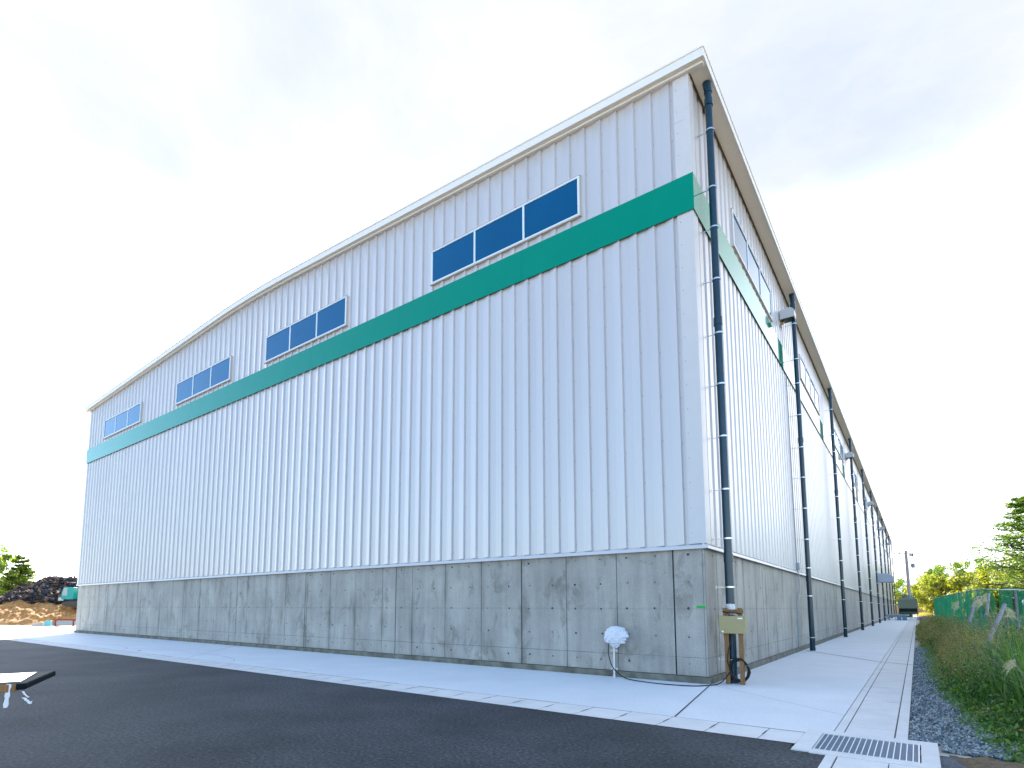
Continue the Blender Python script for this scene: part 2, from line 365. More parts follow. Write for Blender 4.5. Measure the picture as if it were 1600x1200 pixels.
# gravel strip, verge, bare dirt
def patch(name, poly, z, M, res=.25, amp=0, zf=None):
    bm = bmesh.new(); vs_ = [bm.verts.new((a, b, z)) for a, b in poly]; bm.faces.new(vs_)
    me = bpy.data.meshes.new(name); bm.to_mesh(me); bm.free(); me.materials.append(M)
    o = bpy.data.objects.new(name, me); COL.objects.link(o); return tag(o, kind='structure')
def grid(name, x0, x1, y0, y1, nx, ny, zf, M, smooth=True):
    b = MB(); vs_ = []; fs = []
    for j in range(ny+1):
        for i in range(nx+1):
            X = x0+(x1-x0)*i/nx; Y = y0+(y1-y0)*j/ny; vs_.append((X, Y, zf(X, Y)))
    for j in range(ny):
        for i in range(nx): a = j*(nx+1)+i; fs.append((a, a+1, a+nx+2, a+nx+1))
    b.add(vs_, fs, 0, smooth); return b.build(name, M, fixn=False)
def gedge(y):       # where the weeds start, right of the drain
    P = [(-4.6, 4.10), (-3.3, 3.98), (-.6, 3.78), (2.7, 3.55), (8, 3.55), (12.6, 3.6), (21, 3.32), (30, 3.22), (120, 3.2)]
    if y <= P[0][0]: return P[0][1]
    for (a, b), (c, d) in zip(P, P[1:]):
        if y <= c: return b+(d-b)*(y-a)/(c-a)
    return P[-1][1]
tag(grid('gravel_bed', 3.165, 4.6, -5.0, 40, 30, 300, lambda X, Y: -.03+.02*noise.noise(Vector((X*3, Y*3, 0))), M_gravelbed), kind='structure')
def verge_z(X, Y):
    t = X-gedge(Y)
    return -.075+max(0, min(1, t/1.2))*.22+.05*noise.noise(Vector((X*1.3, Y*1.3, 3)))*max(0, min(1, t*2))
tag(grid('verge', 3.2, 40, -14, 124, 90, 220, verge_z, M_verge), kind='structure')
def dz(X, Y):
    e = min(X-3.43, 4.9-X, Y+9, -3.7-Y); return -.10+.11*min(1, max(0, e/.25))+.05*noise.noise(Vector((X*5, Y*5, 1)))
tag(grid('bare_soil', 3.435, 5.2, -9, -3.62, 40, 120, dz, M_dirt), kind='structure')

# ================================================================ WAREHOUSE
wh = empty('warehouse', (0, 0, 0), 'large white ribbed steel hall with green stripe on a grey concrete base', 'warehouse')
# concrete base, joints cut as real grooves
majors = [-.63, -4.41]+[-4.41-4.46*k for k in range(1, 7)]
b = MB(); GW = .016
edges = [0.0]+majors+[-W_]
for a, c in zip(edges, edges[1:]):
    b.box(c+(GW if c != -W_ else 0), a-(GW if a != 0 else 0), 0.0, .30, .14, HC)
b.box(-W_+.02, -.02, .022, .28, .14, HC-.01, 1)
sj = [.86]+[.86+4.44*k for k in range(1, 26)]
ed = [.30]+sj+[L_]
for a, c in zip(ed, ed[1:]):
    b.box(-.30, 0.0, a+(GW if a != .30 else 0), c-(GW if c != L_ else 0), .14, HC)
b.box(-.28, -.022, .30, L_-.02, .14, HC-.01, 1)
b.box(-W_, -W_+.3, .30, L_, .14, HC); b.box(-W_+.3, -.3, L_-.3, L_, .14, HC)
# tie holes
R_ = random.Random(5)
def disc(cx_, cz_, face, r):
    n = 9; P = []
    for k in range(n):
        q = r*R_.uniform(.8, 1.2); u = cx_+q*cos(2*pi*k/n); v_ = cz_+q*sin(2*pi*k/n)
        P.append((u, -.003, v_) if face == 'f' else (.003, u, v_))
    if face == 'r': P = P[::-1]
    b.add(P, [tuple(reversed(range(n)))], 2 if R_.random() < .62 else 3)
for a, c in zip(edges, edges[1:]):
    n = max(1, round((a-c)/.6)); 
    for i in range(n):
        X = a-(a-c)*(i+.62)/n if n > 1 else a-.33
        for Z in (2.57, 2.02, 1.47, .91, .36):
            if R_.random() < .97: disc(X+R_.uniform(-.03, .03), Z+R_.uniform(-.01, .01), 'f', R_.uniform(.018, .028))
for a, c in zip(ed[:14], ed[1:14]):
    n = max(1, round((c-a)/.6))
    for i in range(n):
        for Z in (2.57, 2.02, 1.47, .91, .36):
            if R_.random() < .9: disc(a+(c-a)*(i+.5)/n, Z, 'r', R_.uniform(.016, .025))
for (xa, xb, ya, yb) in ((-.040, -.034, -.0022, .0), (-.0, .0022, .040, .046)): b.box(xa, xb, ya, yb, .142, HC-.03, 1)
b.build('concrete_base', [M_conc, M_joint, M_hole, M_holeL], wh, fixn=False)
b = MB()
b.prism([(-W_-.05, -.05), (.05, -.05), (.05, L_+.05), (-W_-.05, L_+.05)], 'z', -.1, .13)
b.prism([(-.055, .130), (.0, .130), (.0, .141), (-.03, .141)], 'x', -W_, .0)if False else None
bevel(b.build('plinth', M_plinth, wh), .008)

# cladding: pitch .42, narrow valley, steep step, flat pan, long slope
PITCH_ = .42
SHAPE_F = ((0, 0), (.020, 0), (.026, .012), (.198, .012), (.206, .014), (.400, .058), (.405, .056))
SHAPE_R = ((0, 0), (.030, 0), (.042, .040), (.235, .046), (.262, .046), (.405, .008))
def profile(u0, u1, phase, shape):
    """list of (u, depth) going +u ; depth is how far the sheet stands out"""
    P = []; k = math.floor((u0-phase)/PITCH_)-1
    while True:
        b0 = phase+k*PITCH_
        for du, dd in shape:
            u = b0+du
            if u0 < u < u1: P.append((u, dd))
        k += 1
        if b0 > u1: break
    return [(u0, P[0][1])]+P+[(u1, P[-1][1])]
def ridge_drop(X):
    q = abs(X-RIDGE_X); return SLOPE*(2.8-q)**2/5.6 if q < 2.8 else 0
def rake(X): return EAVE_TOP-.20+SLOPE*(min(.42-X, X+W_+.42))-ridge_drop(X)
b = MB()
PF = profile(-W_-.02, -.26, -.345, SHAPE_F)
vs_ = []
for u, d in PF: vs_ += [(u, -.016-d, HC+.055), (u, -.016-d, rake(u)+.02)]
b.add(vs_, [(2*i, 2*i+2, 2*i+3, 2*i+1) for i in range(len(PF)-1)], 0)
# screws in the valleys
k = 0; u = -.345+.015
while u > -W_:
    for j in range(11):
        z = 2.95+j*.98+(k % 3)*.12
        if z < rake(u)-.2 and not 9.85 < z < 10.8: b.cyl((u, -.014, z), (u, -.023, z), .009, n=6, mi=1)
    u -= PITCH_; k += 1
b.build('wall_cladding', [M_clad, M_screw], wh, fixn=False)
b = MB()
PR = profile(.26, L_-.1, .33, SHAPE_R)
vs_ = []
for u, d in PR: vs_ += [(.016+d, u, HC+.055), (.016+d, u, ZE+.03)]
b.add(vs_, [(2*i, 2*i+2, 2*i+3, 2*i+1) for i in range(len(PR)-1)], 0)
b.build('wall_cladding', [M_clad], wh, fixn=False)
# far faces that the lens does not see: plain sheets
b = MB(); b.quad((-W_-.05, L_, HC), (-W_-.05, -.02, HC), (-W_-.05, -.02, ZE), (-W_-.05, L_, ZE))
b.add([(.05, L_+.05, HC), (-W_-.05, L_+.05, HC), (-W_-.05, L_+.05, ZE), (RIDGE_X, L_+.05, rake(RIDGE_X)), (.05, L_+.05, ZE)], [(0, 1, 2, 3, 4)])
b.build('wall_cladding', M_clad, wh)
# corner trims
b = MB()
top = rake(0)+.02
b.prism([(-.26, -.066), (.075, -.066), (.075, .26), (.060, .26), (.060, -.050), (-.26, -.050)], 'z', HC+.06, top)
b.prism([(-.275, -.056), (-.255, -.056), (-.255, -.0), (-.275, -.0)], 'z', HC+.06, top)
for z in [3.0+.52*i for i in range(20)]:
    if not 9.8 < z < 10.85: b.cyl((-.20, -.064, z), (-.20, -.072, z), .009, n=6, mi=1)
b.box(-.262, -.06, -.0675, -.066, 12.1, 12.106, 1)
bevel(b.build('corner_trim', [M_trim, M_screw], wh), .005); b = MB()
b.prism([(-W_-.07, -.066), (-W_+.12, -.066), (-W_+.12, -.05), (-W_-.055, -.05), (-W_-.055, .2), (-W_-.07, .2)], 'z', HC+.06, rake(-W_)+.02)
bevel(b.build('corner_trim', [M_trim, M_screw], wh), .005)
# base flashing with drip
b = MB()
b.prism([(.0, HC-.005), (-.10, HC-.045), (-.10, HC-.032), (-.088, HC+.025), (-.016, HC+.062), (0, HC+.062)], 'x', -W_-.10, .10)
b.prism([(.0, HC-.005), (.10, HC-.045), (.10, HC-.032), (.088, HC+.025), (.016, HC+.062), (0, HC+.062)], 'y', -.0985, L_)
b.build('base_flashing', M_trim, wh)
# green band
B0, B1 = 9.925, 10.765
b = MB()
segs = [0.105]+[-4.3-4.55*k for k in range(0, 7)]+[-W_-.105]
for a, c in zip(segs, segs[1:]):
    b.box(c+.002, a-.002 if a < 0 else a, -.098, -.090, B0, B1)
b.box(-W_-.10, .097, -.090, -.02, B1-.014, B1-.01)
y = -.090
ys = [.0, 3.9]+[3.9+3.7*k for k in range(1, 30)]
ys = [-.0895]+[3.7*k+.6 for k in range(1, 30)]+[L_]
for a, c in zip(ys, ys[1:]):
    b.box(.090, .098, a, c-.003, B0, B1)
b.box(.02, .090, -.02, L_, B1-.014, B1-.01)
b.box(-.03, .1015, -.1015, .165, B0-.003, B1+.003) if False else None
b.box(.0985, .1015, -.095, .16, B0-.003, B1+.003)
b.build('stripe', M_green, wh)

# windows
def window(o, ax, wd, n, z0=11.0, z1=12.03):
    """o: start coordinate along the wall; ax 'f' front (-x direction grows left) or 'r' side"""
    f = MB(); gl = MB(); F = .05; sl = MB()
    def bx(m_, u0, u1, d0, d1, za, zb, mi=0):
        if ax == 'f': m_.box(u0, u1, -d1, -d0, za, zb, mi)
        else: m_.box(d0, d1, u0, u1, za, zb, mi)
    u0, u1 = o, o+wd
    D0, D1 = .015, .108
    bx(f, u0, u1, D0, D1, z1-F, z1); bx(f, u0, u1, D0, D1, z0, z0+F*.9)
    bx(f, u0, u0+F, D0, D1-.001, z0+F*.9, z1-F); bx(f, u1-F, u1, D0, D1-.001, z0+F*.9, z1-F)
    for i in range(1, n):
        c = u0+wd*i/n; bx(f, c-F*.55, c+F*.55, D0, D1-.003, z0+F*.9, z1-F)
    # dark gasket behind the frame
    for i in range(n):
        a0 = u0+wd*i/n+F*.45; a1 = u0+wd*(i+1)/n-F*.45; e1, e2 = rnd.uniform(-.004, .004), rnd.uniform(-.004, .004)
        c4 = [(a0, .083+e1, z0+F*.5), (a1, .083-e1, z0+F*.5), (a1, .083-e1+e2, z1-F*.5), (a0, .083+e1+e2, z1-F*.5)]
        gl.quad(*[((u_, -d_, z_) if ax == 'f' else (d_, u_, z_)) for u_, d_, z_ in c4])
    bx(gl, u0+F*.6, u1-F*.6, .070, .072, z0+F*.5, z1-F*.5)
    bx(sl, u0-.03, u1+.03, .02, .112, z0-.036, z0-.002); bx(sl, u1, u1+.015, .02, .085, z0, z1+.015); bx(sl, u0-.015, u0, .02, .085, z0, z1+.015); bx(sl, u0-.015, u1+.015, .02, .11, z1+.002, z1+.015)
    fo = bevel(f.build('window', M_alu, wh), .006, 1)
    gl.build('pane', M_glass, fo); sl.build('sill', M_sill, fo)
for x0 in (-7.52, -16.38, -23.98, -32.92): window(x0, 'f', 4.92, 3)
window(3.38, 'r', 4.92, 3)
for y0 in (14.2, 25.8, 37.0, 48.1, 59.2, 70.3, 81.4, 92.5): window(y0, 'r', 5.6, 4)

# roof: rake fascia, eave fascia, soffit, sheets
b = MB(); X0, X1 = -W_-.46, .46; YF = -.26
for sgn in (1, -1):
    xe = X1 if sgn == 1 else X0
    def zt(x): return EAVE_TOP+SLOPE*abs(xe-x)
    for (y0, y1, za, zb, mi) in ((YF, YF+.02, -.20, 0, 0), (YF+.02, -.02, -.20, -.188, 1), (YF-.018, YF+.012, -.006, .03, 0), (-.15, -.10, -.245, -.20, 0), (-.10, -.02, -.235, -.20, 1)):
        P = [xe]+[RIDGE_X+sgn*q for q in (2.8, 2.1, 1.4, .7, 0)]
        P[0] = xe if y0 < -.16 else xe-sgn*.05
        zz = [zt(x_)-ridge_drop(x_) for x_ in P]
        V_ = []
        for x_, z_ in zip(P, zz): V_ += [(x_, y0, z_+za), (x_, y1, z_+za), (x_, y1, z_+zb), (x_, y0, z_+zb)]
        fs = []
        for i in range(len(P)-1):
            o = i*4; fs += [(o, o+4, o+5, o+1), (o+1, o+5, o+6, o+2), (o+2, o+6, o+7, o+3), (o+3, o+7, o+4, o)]
        fs += [(0, 1, 2, 3)]
        b.add(V_, fs, mi)
b.build('rake_fascia', [M_fascia, M_soffit], wh)
b = MB()
for s_ in (1, -1):
    xe = X1 if s_ == 1 else X0
    def sx(a, c): return (min(xe-s_*a, xe-s_*c), max(xe-s_*a, xe-s_*c))
    b.box(*sx(0, .02), YF+.021, L_+.2, EAVE_TOP-.20, EAVE_TOP+.0)
    b.box(*sx(-.018, .012), YF+.013, L_+.2, EAVE_TOP-.004, EAVE_TOP+.03)
b.build('eave_fascia', M_fascia, wh)
b = MB(); b.box(.10, X1-.021, -.099, L_+.19, ZE-.03, ZE-.015); b.box(X0+.021, -W_-.10, -.099, L_+.19, ZE-.03, ZE-.015)
b.build('soffit', M_soffit, wh)
b = MB(); b.box(.066, .105, .1, L_, ZE-.052, ZE-.03)
b.build('soffit_trim', mat('dark brown trim', (.10, .07, .04), .6), wh)
b = MB(); ZR = EAVE_TOP+SLOPE*(X1-RIDGE_X)-.06
b.quad((X1, YF, EAVE_TOP+.02), (RIDGE_X, YF, ZR), (RIDGE_X, L_+.2, ZR), (X1, L_+.2, EAVE_TOP+.02))
b.quad((X0, YF, EAVE_TOP+.02), (X0, L_+.2, EAVE_TOP+.02), (RIDGE_X, L_+.2, ZR), (RIDGE_X, YF, ZR))
b.build('roof', M_roof, wh)

# downpipes with clips
def clip_mb(z, z_ang=0):
    c = MB(); c.cyl((0, 0, z-.016), (0, 0, z+.016), .088, n=20, cap=False); c.cyl((0, 0, z+.016), (0, 0, z-.016), .0835, n=20, cap=False)
    c.box(-.26, -.08, -.012, .012, z-.006, z+.006); c.box(-.262, -.252, -.03, .03, z-.03, z+.03)
    c.box(.085, .105, -.012, .012, z-.012, z+.012); return c
PX = .345
pys = [.46, 11.15, 22.55, 33.85, 44.8, 56.0, 67.1, 78.2, 89.3, 100.4, 111.4]
clipz = [11.99, 10.62, 9.69, 8.50, 7.29, 6.17, 5.04, 3.92, 2.90, 1.91, .46]
pipe0 = clips0 = None
for i, py_ in enumerate(pys):
    if i == 0:
        b = MB(); b.cyl((0, 0, 7.60), (0, 0, 12.95), .076, n=24); b.cyl((0, 0, 2.55), (0, 0, 7.62), .079, n=24); b.cyl((0, 0, .0), (0, 0, 2.58), .0825, n=24)
        for z in (2.55, 7.60, 12.72): b.cyl((0, 0, z-.13), (0, 0, z+.04), .0905, n=24)
        b.tube([(0, 0, 12.90), (0, 0, 12.99), (-.015, .0, 13.08), (-.03, 0, 13.19)], .088, n=20)
        b.cyl((0, 0, 0), (0, 0, .11), .09, n=24)
        pipe0 = b.build('downpipe', M_navy, wh, loc=(PX, py_, 0)); P0 = pipe0
        cl0 = [clip_mb(z).build('pipe_clip', M_zinc, P0) for z in clipz]
        cm = MB()
        for z in clipz:
            q = clip_mb(z); cm.add(q.v, q.f, 0, True)
        cmesh = None
    else:
        o = pipe0.copy(); COL.objects.link(o); o.location = (PX, py_, 0)
        if i < 8:
            for c0 in cl0:
                c = c0.copy(); COL.objects.link(c); c.parent = o
        else:
            c = cm.build('pipe_clip', M_zinc, o, fixn=False); c['kind'] = 'stuff'

# ---------------------------------------------------------------- wall lamps
def make_lamp():
    t = empty('wall_lamp', (0, 0, 0), 'x', 'wall lamp', 'floodlights on the side wall')
    a = MB(); a.box(.06, .078, -.16, .16, -.34, .34); bevel(a.build('mounting_plate', M_trim, t), .004)
    a = MB(); a.prism([(.10, -.17), (.10, .15), (.30, .20), (.42, .20), (.52, .14), (.56, .06), (.56, -.15), (.50, -.17)], 'y', -.20, .20)
    h = bevel(a.build('housing', mat('grey lamp housing', (.42, .45, .48), .4), t), .012)
    a = MB(); a.box(.14, .53, -.17, .17, -.19, -.171); a.build('lens', mat('dark lens', (.02, .025, .02), .15), h)
    a = MB(); a.cyl((.075, 0, -.2), (.16, 0, -.28), .035); a.cyl((.16, 0, -.28), (.2, 0, -.16), .03); a.box(.078, .10, -.05, .05, -.3, -.1)
    a.build('bracket', mat('brass swivel', (.35, .24, .12), .5), t)
    a = MB(); a.tube([(.08, -.02, -.28), (.12, -.02, -.42), (.07, -.02, -.52)], .008, 6); a.build('cable', M_black, t)
    return t
lamp = make_lamp()
names = ['nearest floodlight on the side wall, by the second downpipe', 'second floodlight along the side wall, by the fourth downpipe', 'third floodlight along the side wall, by the sixth downpipe', 'fourth floodlight along the side wall, by the eighth downpipe', 'farthest floodlight on the side wall, by the tenth downpipe']
ly = [9.95, 33.1, 55.3, 77.5, 99.7]
for i, y in enumerate(ly):
    o = lamp if i == 0 else copy_tree(lamp)
    o.location = (0, y, 11.82); o['label'] = 'grey box ' + names[i]
# small junction box with conduit
t = empty('junction_box', (0, 0, 0), 'small grey junction box with conduit beside the second downpipe', 'junction box')
a = MB(); a.box(.062, .15, 10.55, 10.75, 2.82, 3.06); bevel(a.build('box', M_steel, t), .006)
a = MB(); a.tube([(.09, 10.65, 2.82), (.11, 10.65, 2.6), (.13, 10.6, 2.2), (.07, 10.52, 1.9), (.03, 10.5, 1.6), (.03, 10.5, .14)], .016, 8); a.build('conduit', M_steel, t)
a = MB(); a.cyl((.075, 10.65, 3.06), (.075, 10.65, 9.9), .012, n=8); a.build('conduit', M_steel, t)
# white hood far down the wall
t = empty('vent_hood', (0, 66, 0), 'pale box-shaped hood projecting from the far part of the side wall', 'hood')
a = MB(); a.prism([(.06, 4.35), (1.45, 4.35), (1.45, 4.95), (1.0, 5.32), (.06, 5.35)], 'y', -.6, .6); bevel(a.build('hood', mat('pale hood steel', (.42, .45, .5), .5), t), .02)
a = MB(); a.box(.15, 1.36, -.5, .5, 4.32, 4.345); a.build('louvre', M_steel, t)
# ================================================================ ITEMS AT THE CORNER
# bagged riser
t = empty('riser', (-1.91, -.17, 0), 'galvanised riser pipe wrapped at the top in white plastic, against the concrete base', 'pipe')
a = MB(); a.cyl((0, 0, 0), (0, 0, .72), .026, n=14); a.cyl((0, 0, 0), (0, 0, .05), .036, n=14); a.build('riser_pipe', M_zinc, t)
for z in (.19, .57):
    a = MB(); a.box(-.07, .07, .03, .045, z-.014, z+.014)
    for s_ in (-1, 1):
        a.tube([(s_*.045+.028*cos(q), -.012, z+.028*sin(q)) for q in [k*pi/6-pi/2 for k in range(0, 9)]] if s_ > 0 else [(s_*.045-.028*cos(q), -.012, z+.028*sin(q)) for q in [k*pi/6-pi/2 for k in range(0, 9)]], .007, 6)
    a.box(-.02, .02, .0, .11, z-.012, z+.012); a.build('pipe_clamp', M_zinc, t)
bm = bmesh.new(); bmesh.ops.create_icosphere(bm, subdivisions=5, radius=1)
for v in bm.verts:
    p = v.co.copy(); q_ = p*2.3+Vector((noise.noise(p*2), noise.noise(p*2+Vector((5, 0, 0))), 0))*1.2
    cell = noise.voronoi(q_)[0]; fold = (cell[1]-cell[0])
    cell2 = noise.voronoi(p*5.5+Vector((3, 1, 2)))[0]; f2 = cell2[1]-cell2[0]
    sq = max(abs(p.x), abs(p.z)*.9)
    d = (.78+.26*(1-sq*.5))*(1-.22*max(0, .5-fold))-.07*max(0, .3-f2)+.05*noise.noise(p*3)
    v.co = Vector((p.x*.285*d+.06*max(0, p.x)*(p.z > 0), p.y*.15*d, p.z*.265*d))
    if p.z < -.55: v.co.x = v.co.x*.62-.01; v.co.y *= .6
me = bpy.data.meshes.new('plastic_wrap'); bm.to_mesh(me); bm.free(); me.materials.append(M_film)
for p in me.polygons: p.use_smooth = False
o = bpy.data.objects.new('plastic_wrap', me); COL.objects.link(o); o.parent = t; o.location = (.04, -.02, .86)

# black cable from the riser to the box, with a coil
a = MB()
P = [(-2.0, -.22, .74), (-2.0, -.26, .6), (-1.96, -.30, .42), (-1.88, -.33, .25), (-1.75, -.34, .12), (-1.55, -.40, .035), (-1.2, -.50, .014), (-.7, -.62, .013), (-.2, -.56, .014), (.02, -.36, .014), (.14, -.12, .014), (.22, .05, .05), (.28, .20, .14), (.33, .30, .25)]
def smooth_pts(P, n=6):
    P = [Vector(p) for p in P]; o = []
    for i in range(len(P)-1):
        p0 = P[max(i-1, 0)]; p1 = P[i]; p2 = P[i+1]; p3 = P[min(i+2, len(P)-1)]
        for k in range(n):
            t_ = k/n; o.append(.5*((2*p1)+(-p0+p2)*t_+(2*p0-5*p1+4*p2-p3)*t_**2+(-p0+3*p1-3*p2+p3)*t_**3))
    return o+[P[-1]]
a.tube(smooth_pts(P), .011, 8)
co = []
for k in range(0, 150):
    q = k*2*pi/24; R = .165+.013*sin(k*.7)+.01*((k//24) % 3); co.append((.50+R*cos(q)*1.0, .27+.012*(k//24)-.02*sin(q), .30+(R+.035)*sin(q)-.01*(k//24)))
a.tube(co, .010, 7)
a.tube(smooth_pts([(.33, .27, .30), (.30, .25, .5), (.36, .27, .8), (.42, .29, .99)]), .009, 7)
tag(a.build('cable', M_black), 'thin black cable running over the apron to a coil at the first downpipe', 'cable')
# temporary box on timber battens
t = empty('control_box', (.45, .42, 0), 'tan plastic control box on two timber battens at the first downpipe', 'control box')
R_ = random.Random(2)
for x0 in (-.205, .065):
    a = MB(); a.box(x0, x0+.085, -.145, -.105, .0, 1.49); bevel(a.build('batten', M_timber, t), .004)
a = MB(); a.box(-.215, .165, -.105, -.088, 1.38, 1.46); a.build('batten', M_timber, t)
a = MB(); a.box(-.255, .235, -.29, -.146, .99, 1.335); bx = bevel(a.build('box', M_tan, t), .014, 3)
a = MB(); a.box(-.245, .225, -.302, -.2915, 1.0, 1.325)
for k in range(6): a.box(-.19, .18, -.3045, -.3015, 1.05+k*.04, 1.055+k*.04)
bevel(a.build('lid', M_tan, bx), .003)
a = MB(); a.box(.10, .19, -.3055, -.3025, 1.275, 1.30); a.box(-.20, -.165, -.3055, -.3025, 1.015, 1.045); a.build('sticker', mat('white sticker', (.8, .8, .8), .5), bx)
a = MB(); a.tube(smooth_pts([(-.21, -.16, 1.42), (-.12, -.17, 1.40), (.0, -.165, 1.39), (.08, -.155, 1.385), (.15, -.13, 1.37)]), .012, 7); a.build('tie_wire', M_black, t)
a = MB(); n = 28
for k in range(n):
    pass
vs_ = []; fs = []
for j in range(7):
    for k in range(n):
        q = 2*pi*k/n; r = .092+.006*noise.noise(Vector((q*2, j*1.3, 0))); vs_.append((PX-.45+r*cos(q), .04+r*sin(q), 1.36+.035*j+.012*noise.noise(Vector((k*.8, j, 4)))))
for j in range(6):
    for k in range(n): fs.append((j*n+k, j*n+(k+1) % n, (j+1)*n+(k+1) % n, (j+1)*n+k))
a.add(vs_, fs, 0, False); a.build('plastic_wrap', M_film, t, fixn=False)
a = MB(); a.box(-.19, -.005, -.0065, -.003, 1.485, 1.535)
for k in range(7): a.box(-.15+k*.012, -.143+k*.012, -.0085, -.0068, 1.50, 1.517, 1)
tag(a.build('tape', [mat('green tape', (.01, .42, .07), .5), mat('tape print', (.02, .15, .04), .6)]), 'strip of bright green tape on the concrete base near the corner', 'tape')

# drain grate
t = empty('drain_grate', (2.82, -4.11, 0), 'galvanised steel grate over the catch basin at the corner of the asphalt', 'grate')
a = MB(); hw, hh = .452, .452
a.box(-hw, hw, -hh, -hh+.012, -.04, .012); a.box(-hw, hw, hh-.012, hh, -.04, .012)
a.box(-hw, -hw+.012, -hh+.012, hh-.012, -.04, .012); a.box(hw-.012, hw, -hh+.012, hh-.012, -.04, .012); a.build('frame', M_galvw, t)
a = MB(); n = 17
for k in range(1, n):
    x_ = -hw+2*hw*k/n; a.box(x_-.0045, x_+.0045, -hh+.013, hh-.013, -.01, .011)
a.build('cross_bars', M_galvw, t)
a = MB(); y = -hh+.02
while y < hh-.02: a.box(-hw+.013, hw-.013, y, y+.005, -.03, .007); y += .0145
a.build('bearing_bars', M_galv, t)

# gravel stones near the viewer
a = MB(); R_ = random.Random(3)
def stone(a, x, y, z, s):
    vs_ = []
    for k in range(6):
        d = [(1, 0, 0), (-1, 0, 0), (0, 1, 0), (0, -1, 0), (0, 0, 1), (0, 0, -1)][k]
        vs_.append(Vector(d)*s*R_.uniform(.55, 1.2))
    rot = Matrix.Rotation(R_.uniform(0, 6), 3, 'Z') @ Matrix.Rotation(R_.uniform(0, 6), 3, 'X')
    a.add([rot @ v+Vector((x, y, z)) for v in vs_], [(0, 2, 4), (2, 1, 4), (1, 3, 4), (3, 0, 4), (2, 0, 5), (1, 2, 5), (3, 1, 5), (0, 3, 5)])
for i in range(17000):
    y = -3.75+(R_.random()**1.9)*19; e = gedge(y)+.35
    x = R_.uniform(3.18 if y > -3.38 else 3.46, e+(.5 if y < 0 else 0))
    stone(a, x, y, -.012+R_.uniform(0, .02), R_.uniform(.010, .026)*(1.25 if y > 3 else 1))
a_ = a.build('gravel', M_stone, fixn=False); tag(a_, 'blue-grey crushed stone strip beside the drain kerb', 'gravel', kind='stuff')

# ================================================================ VEGETATION
def blade(a, p, h, wd, lean, az, seg=3, mi=0, droop=.4):
    """curved grass blade"""
    d = Vector((cos(az), sin(az), 0)); s = Vector((-sin(az), cos(az), 0)); vs_ = []
    for i in range(seg+1):
        t_ = i/seg; off = d*(lean*h*t_**2)+Vector((0, 0, h*(t_-droop*lean*t_**3)))
        wv = wd*(1-t_)**.7 if i < seg else 0
        c = Vector(p)+off
        if i < seg: vs_ += [c-s*wv/2, c+s*wv/2]
        else: vs_ += [c]
    fs = [(2*i, 2*i+1, 2*i+3, 2*i+2) for i in range(seg-1)]+[(2*seg-2, 2*seg-1, 2*seg)]
    a.add(vs_, fs, mi)
def leaf(a, c, s, nrm, az, mi=0, asp=.5):
    n_ = Vector(nrm).normalized(); t_ = n_.orthogonal().normalized(); t_ = (Matrix.Rotation(az, 3, n_) @ t_); b_ = n_.cross(t_); c = Vector(c)
    a.add([c-t_*s, c+b_*s*asp-t_*.1*s, c+t_*s, c-b_*s*asp-t_*.1*s], [(0, 1, 2, 3)], mi)
def rv(R, z0=-.3): return Vector((R.gauss(0, 1), R.gauss(0, 1), abs(R.gauss(0, 1))+z0))

M_weed = leafmat('weed leaves', [(.012, .05, .018), (.05, .16, .03), (.20, .34, .05), (.03, .10, .04), (.12, .22, .05)], .5, .35)
M_dry = leafmat('dry weed heads', [(.12, .12, .05), (.34, .31, .12), (.50, .43, .22), (.24, .15, .09), (.30, .30, .10)], .8, .3)
M_gold = leafmat('yellowing leaves', [(.35, .22, .02), (.5, .33, .03)], .6, .3)
M_ground = leafmat('low weeds', [(.05, .14, .02), (.12, .26, .035), (.18, .30, .06)], .5, .25)
R_ = random.Random(21)
a = MB()
def dens_h(x, y):
    t_ = x-gedge(y)
    return min(1, max(0, t_/1.0))
# tall mixed weeds
for i in range(2600):
    y = -4.0+(R_.random()**1.35)*52; e = gedge(y)
    x = e+.05+R_.random()*(3.4 if y < 16 else 1.6)*R_.random()**.25
    if y > 13 and x > 4.9: continue
    k_ = dens_h(x, y); 
    if y < -.5: k_ *= .42
    hgt = (.14+.85*k_)*R_.choice((.5, .7, .8, .9, 1.0, 1.25))*(.8+.5*noise.noise(Vector((x*1.1, y*.7, 2)))); far = y > 14
    z0 = verge_z(x, y)
    nb = 5 if far else 9
    isdry = (R_.random() < (.85 if (y > 2.5 and x < 5.2) else .15)) and k_ < 1.01
    for j in range(nb):
        az = R_.uniform(0, 6.28); p = (x+R_.gauss(0, .07), y+R_.gauss(0, .07), z0)
        blade(a, p, hgt*R_.uniform(.6, 1.1), R_.uniform(.006, .016)*(1.7 if far else 1), R_.uniform(.1, .9), az, 3, 1 if (isdry and j % 3) else 0)
    ns = 3
    for j in range(ns):
        az = R_.uniform(0, 6.28); ln = R_.uniform(.05, .35); H = hgt*R_.uniform(.7, 1.1)
        base = Vector((x+R_.gauss(0, .06), y+R_.gauss(0, .06), z0)); top_ = base+Vector((cos(az)*ln*H, sin(az)*ln*H, H))
        for q in range(10 if far else 18):
            t_ = R_.uniform(.15, 1); c = base.lerp(top_, t_)+Vector((R_.gauss(0, .05), R_.gauss(0, .05), R_.gauss(0, .02)))
            if isdry and t_ > .35: leaf(a, c, R_.uniform(.008, .022)*(1.7 if far else 1), rv(R_), R_.uniform(0, 6), 1, .5)
            else: leaf(a, c, R_.uniform(.02, .045)*(1.3 if far else 1), rv(R_), R_.uniform(0, 6), 0, .42)
    if R_.random() < .006: 
        for q in range(9): leaf(a, (x+R_.gauss(0, .06), y+R_.gauss(0, .06), z0+hgt*.8+R_.gauss(0, .06)), .035, rv(R_), R_.uniform(0, 6), 2, .6)
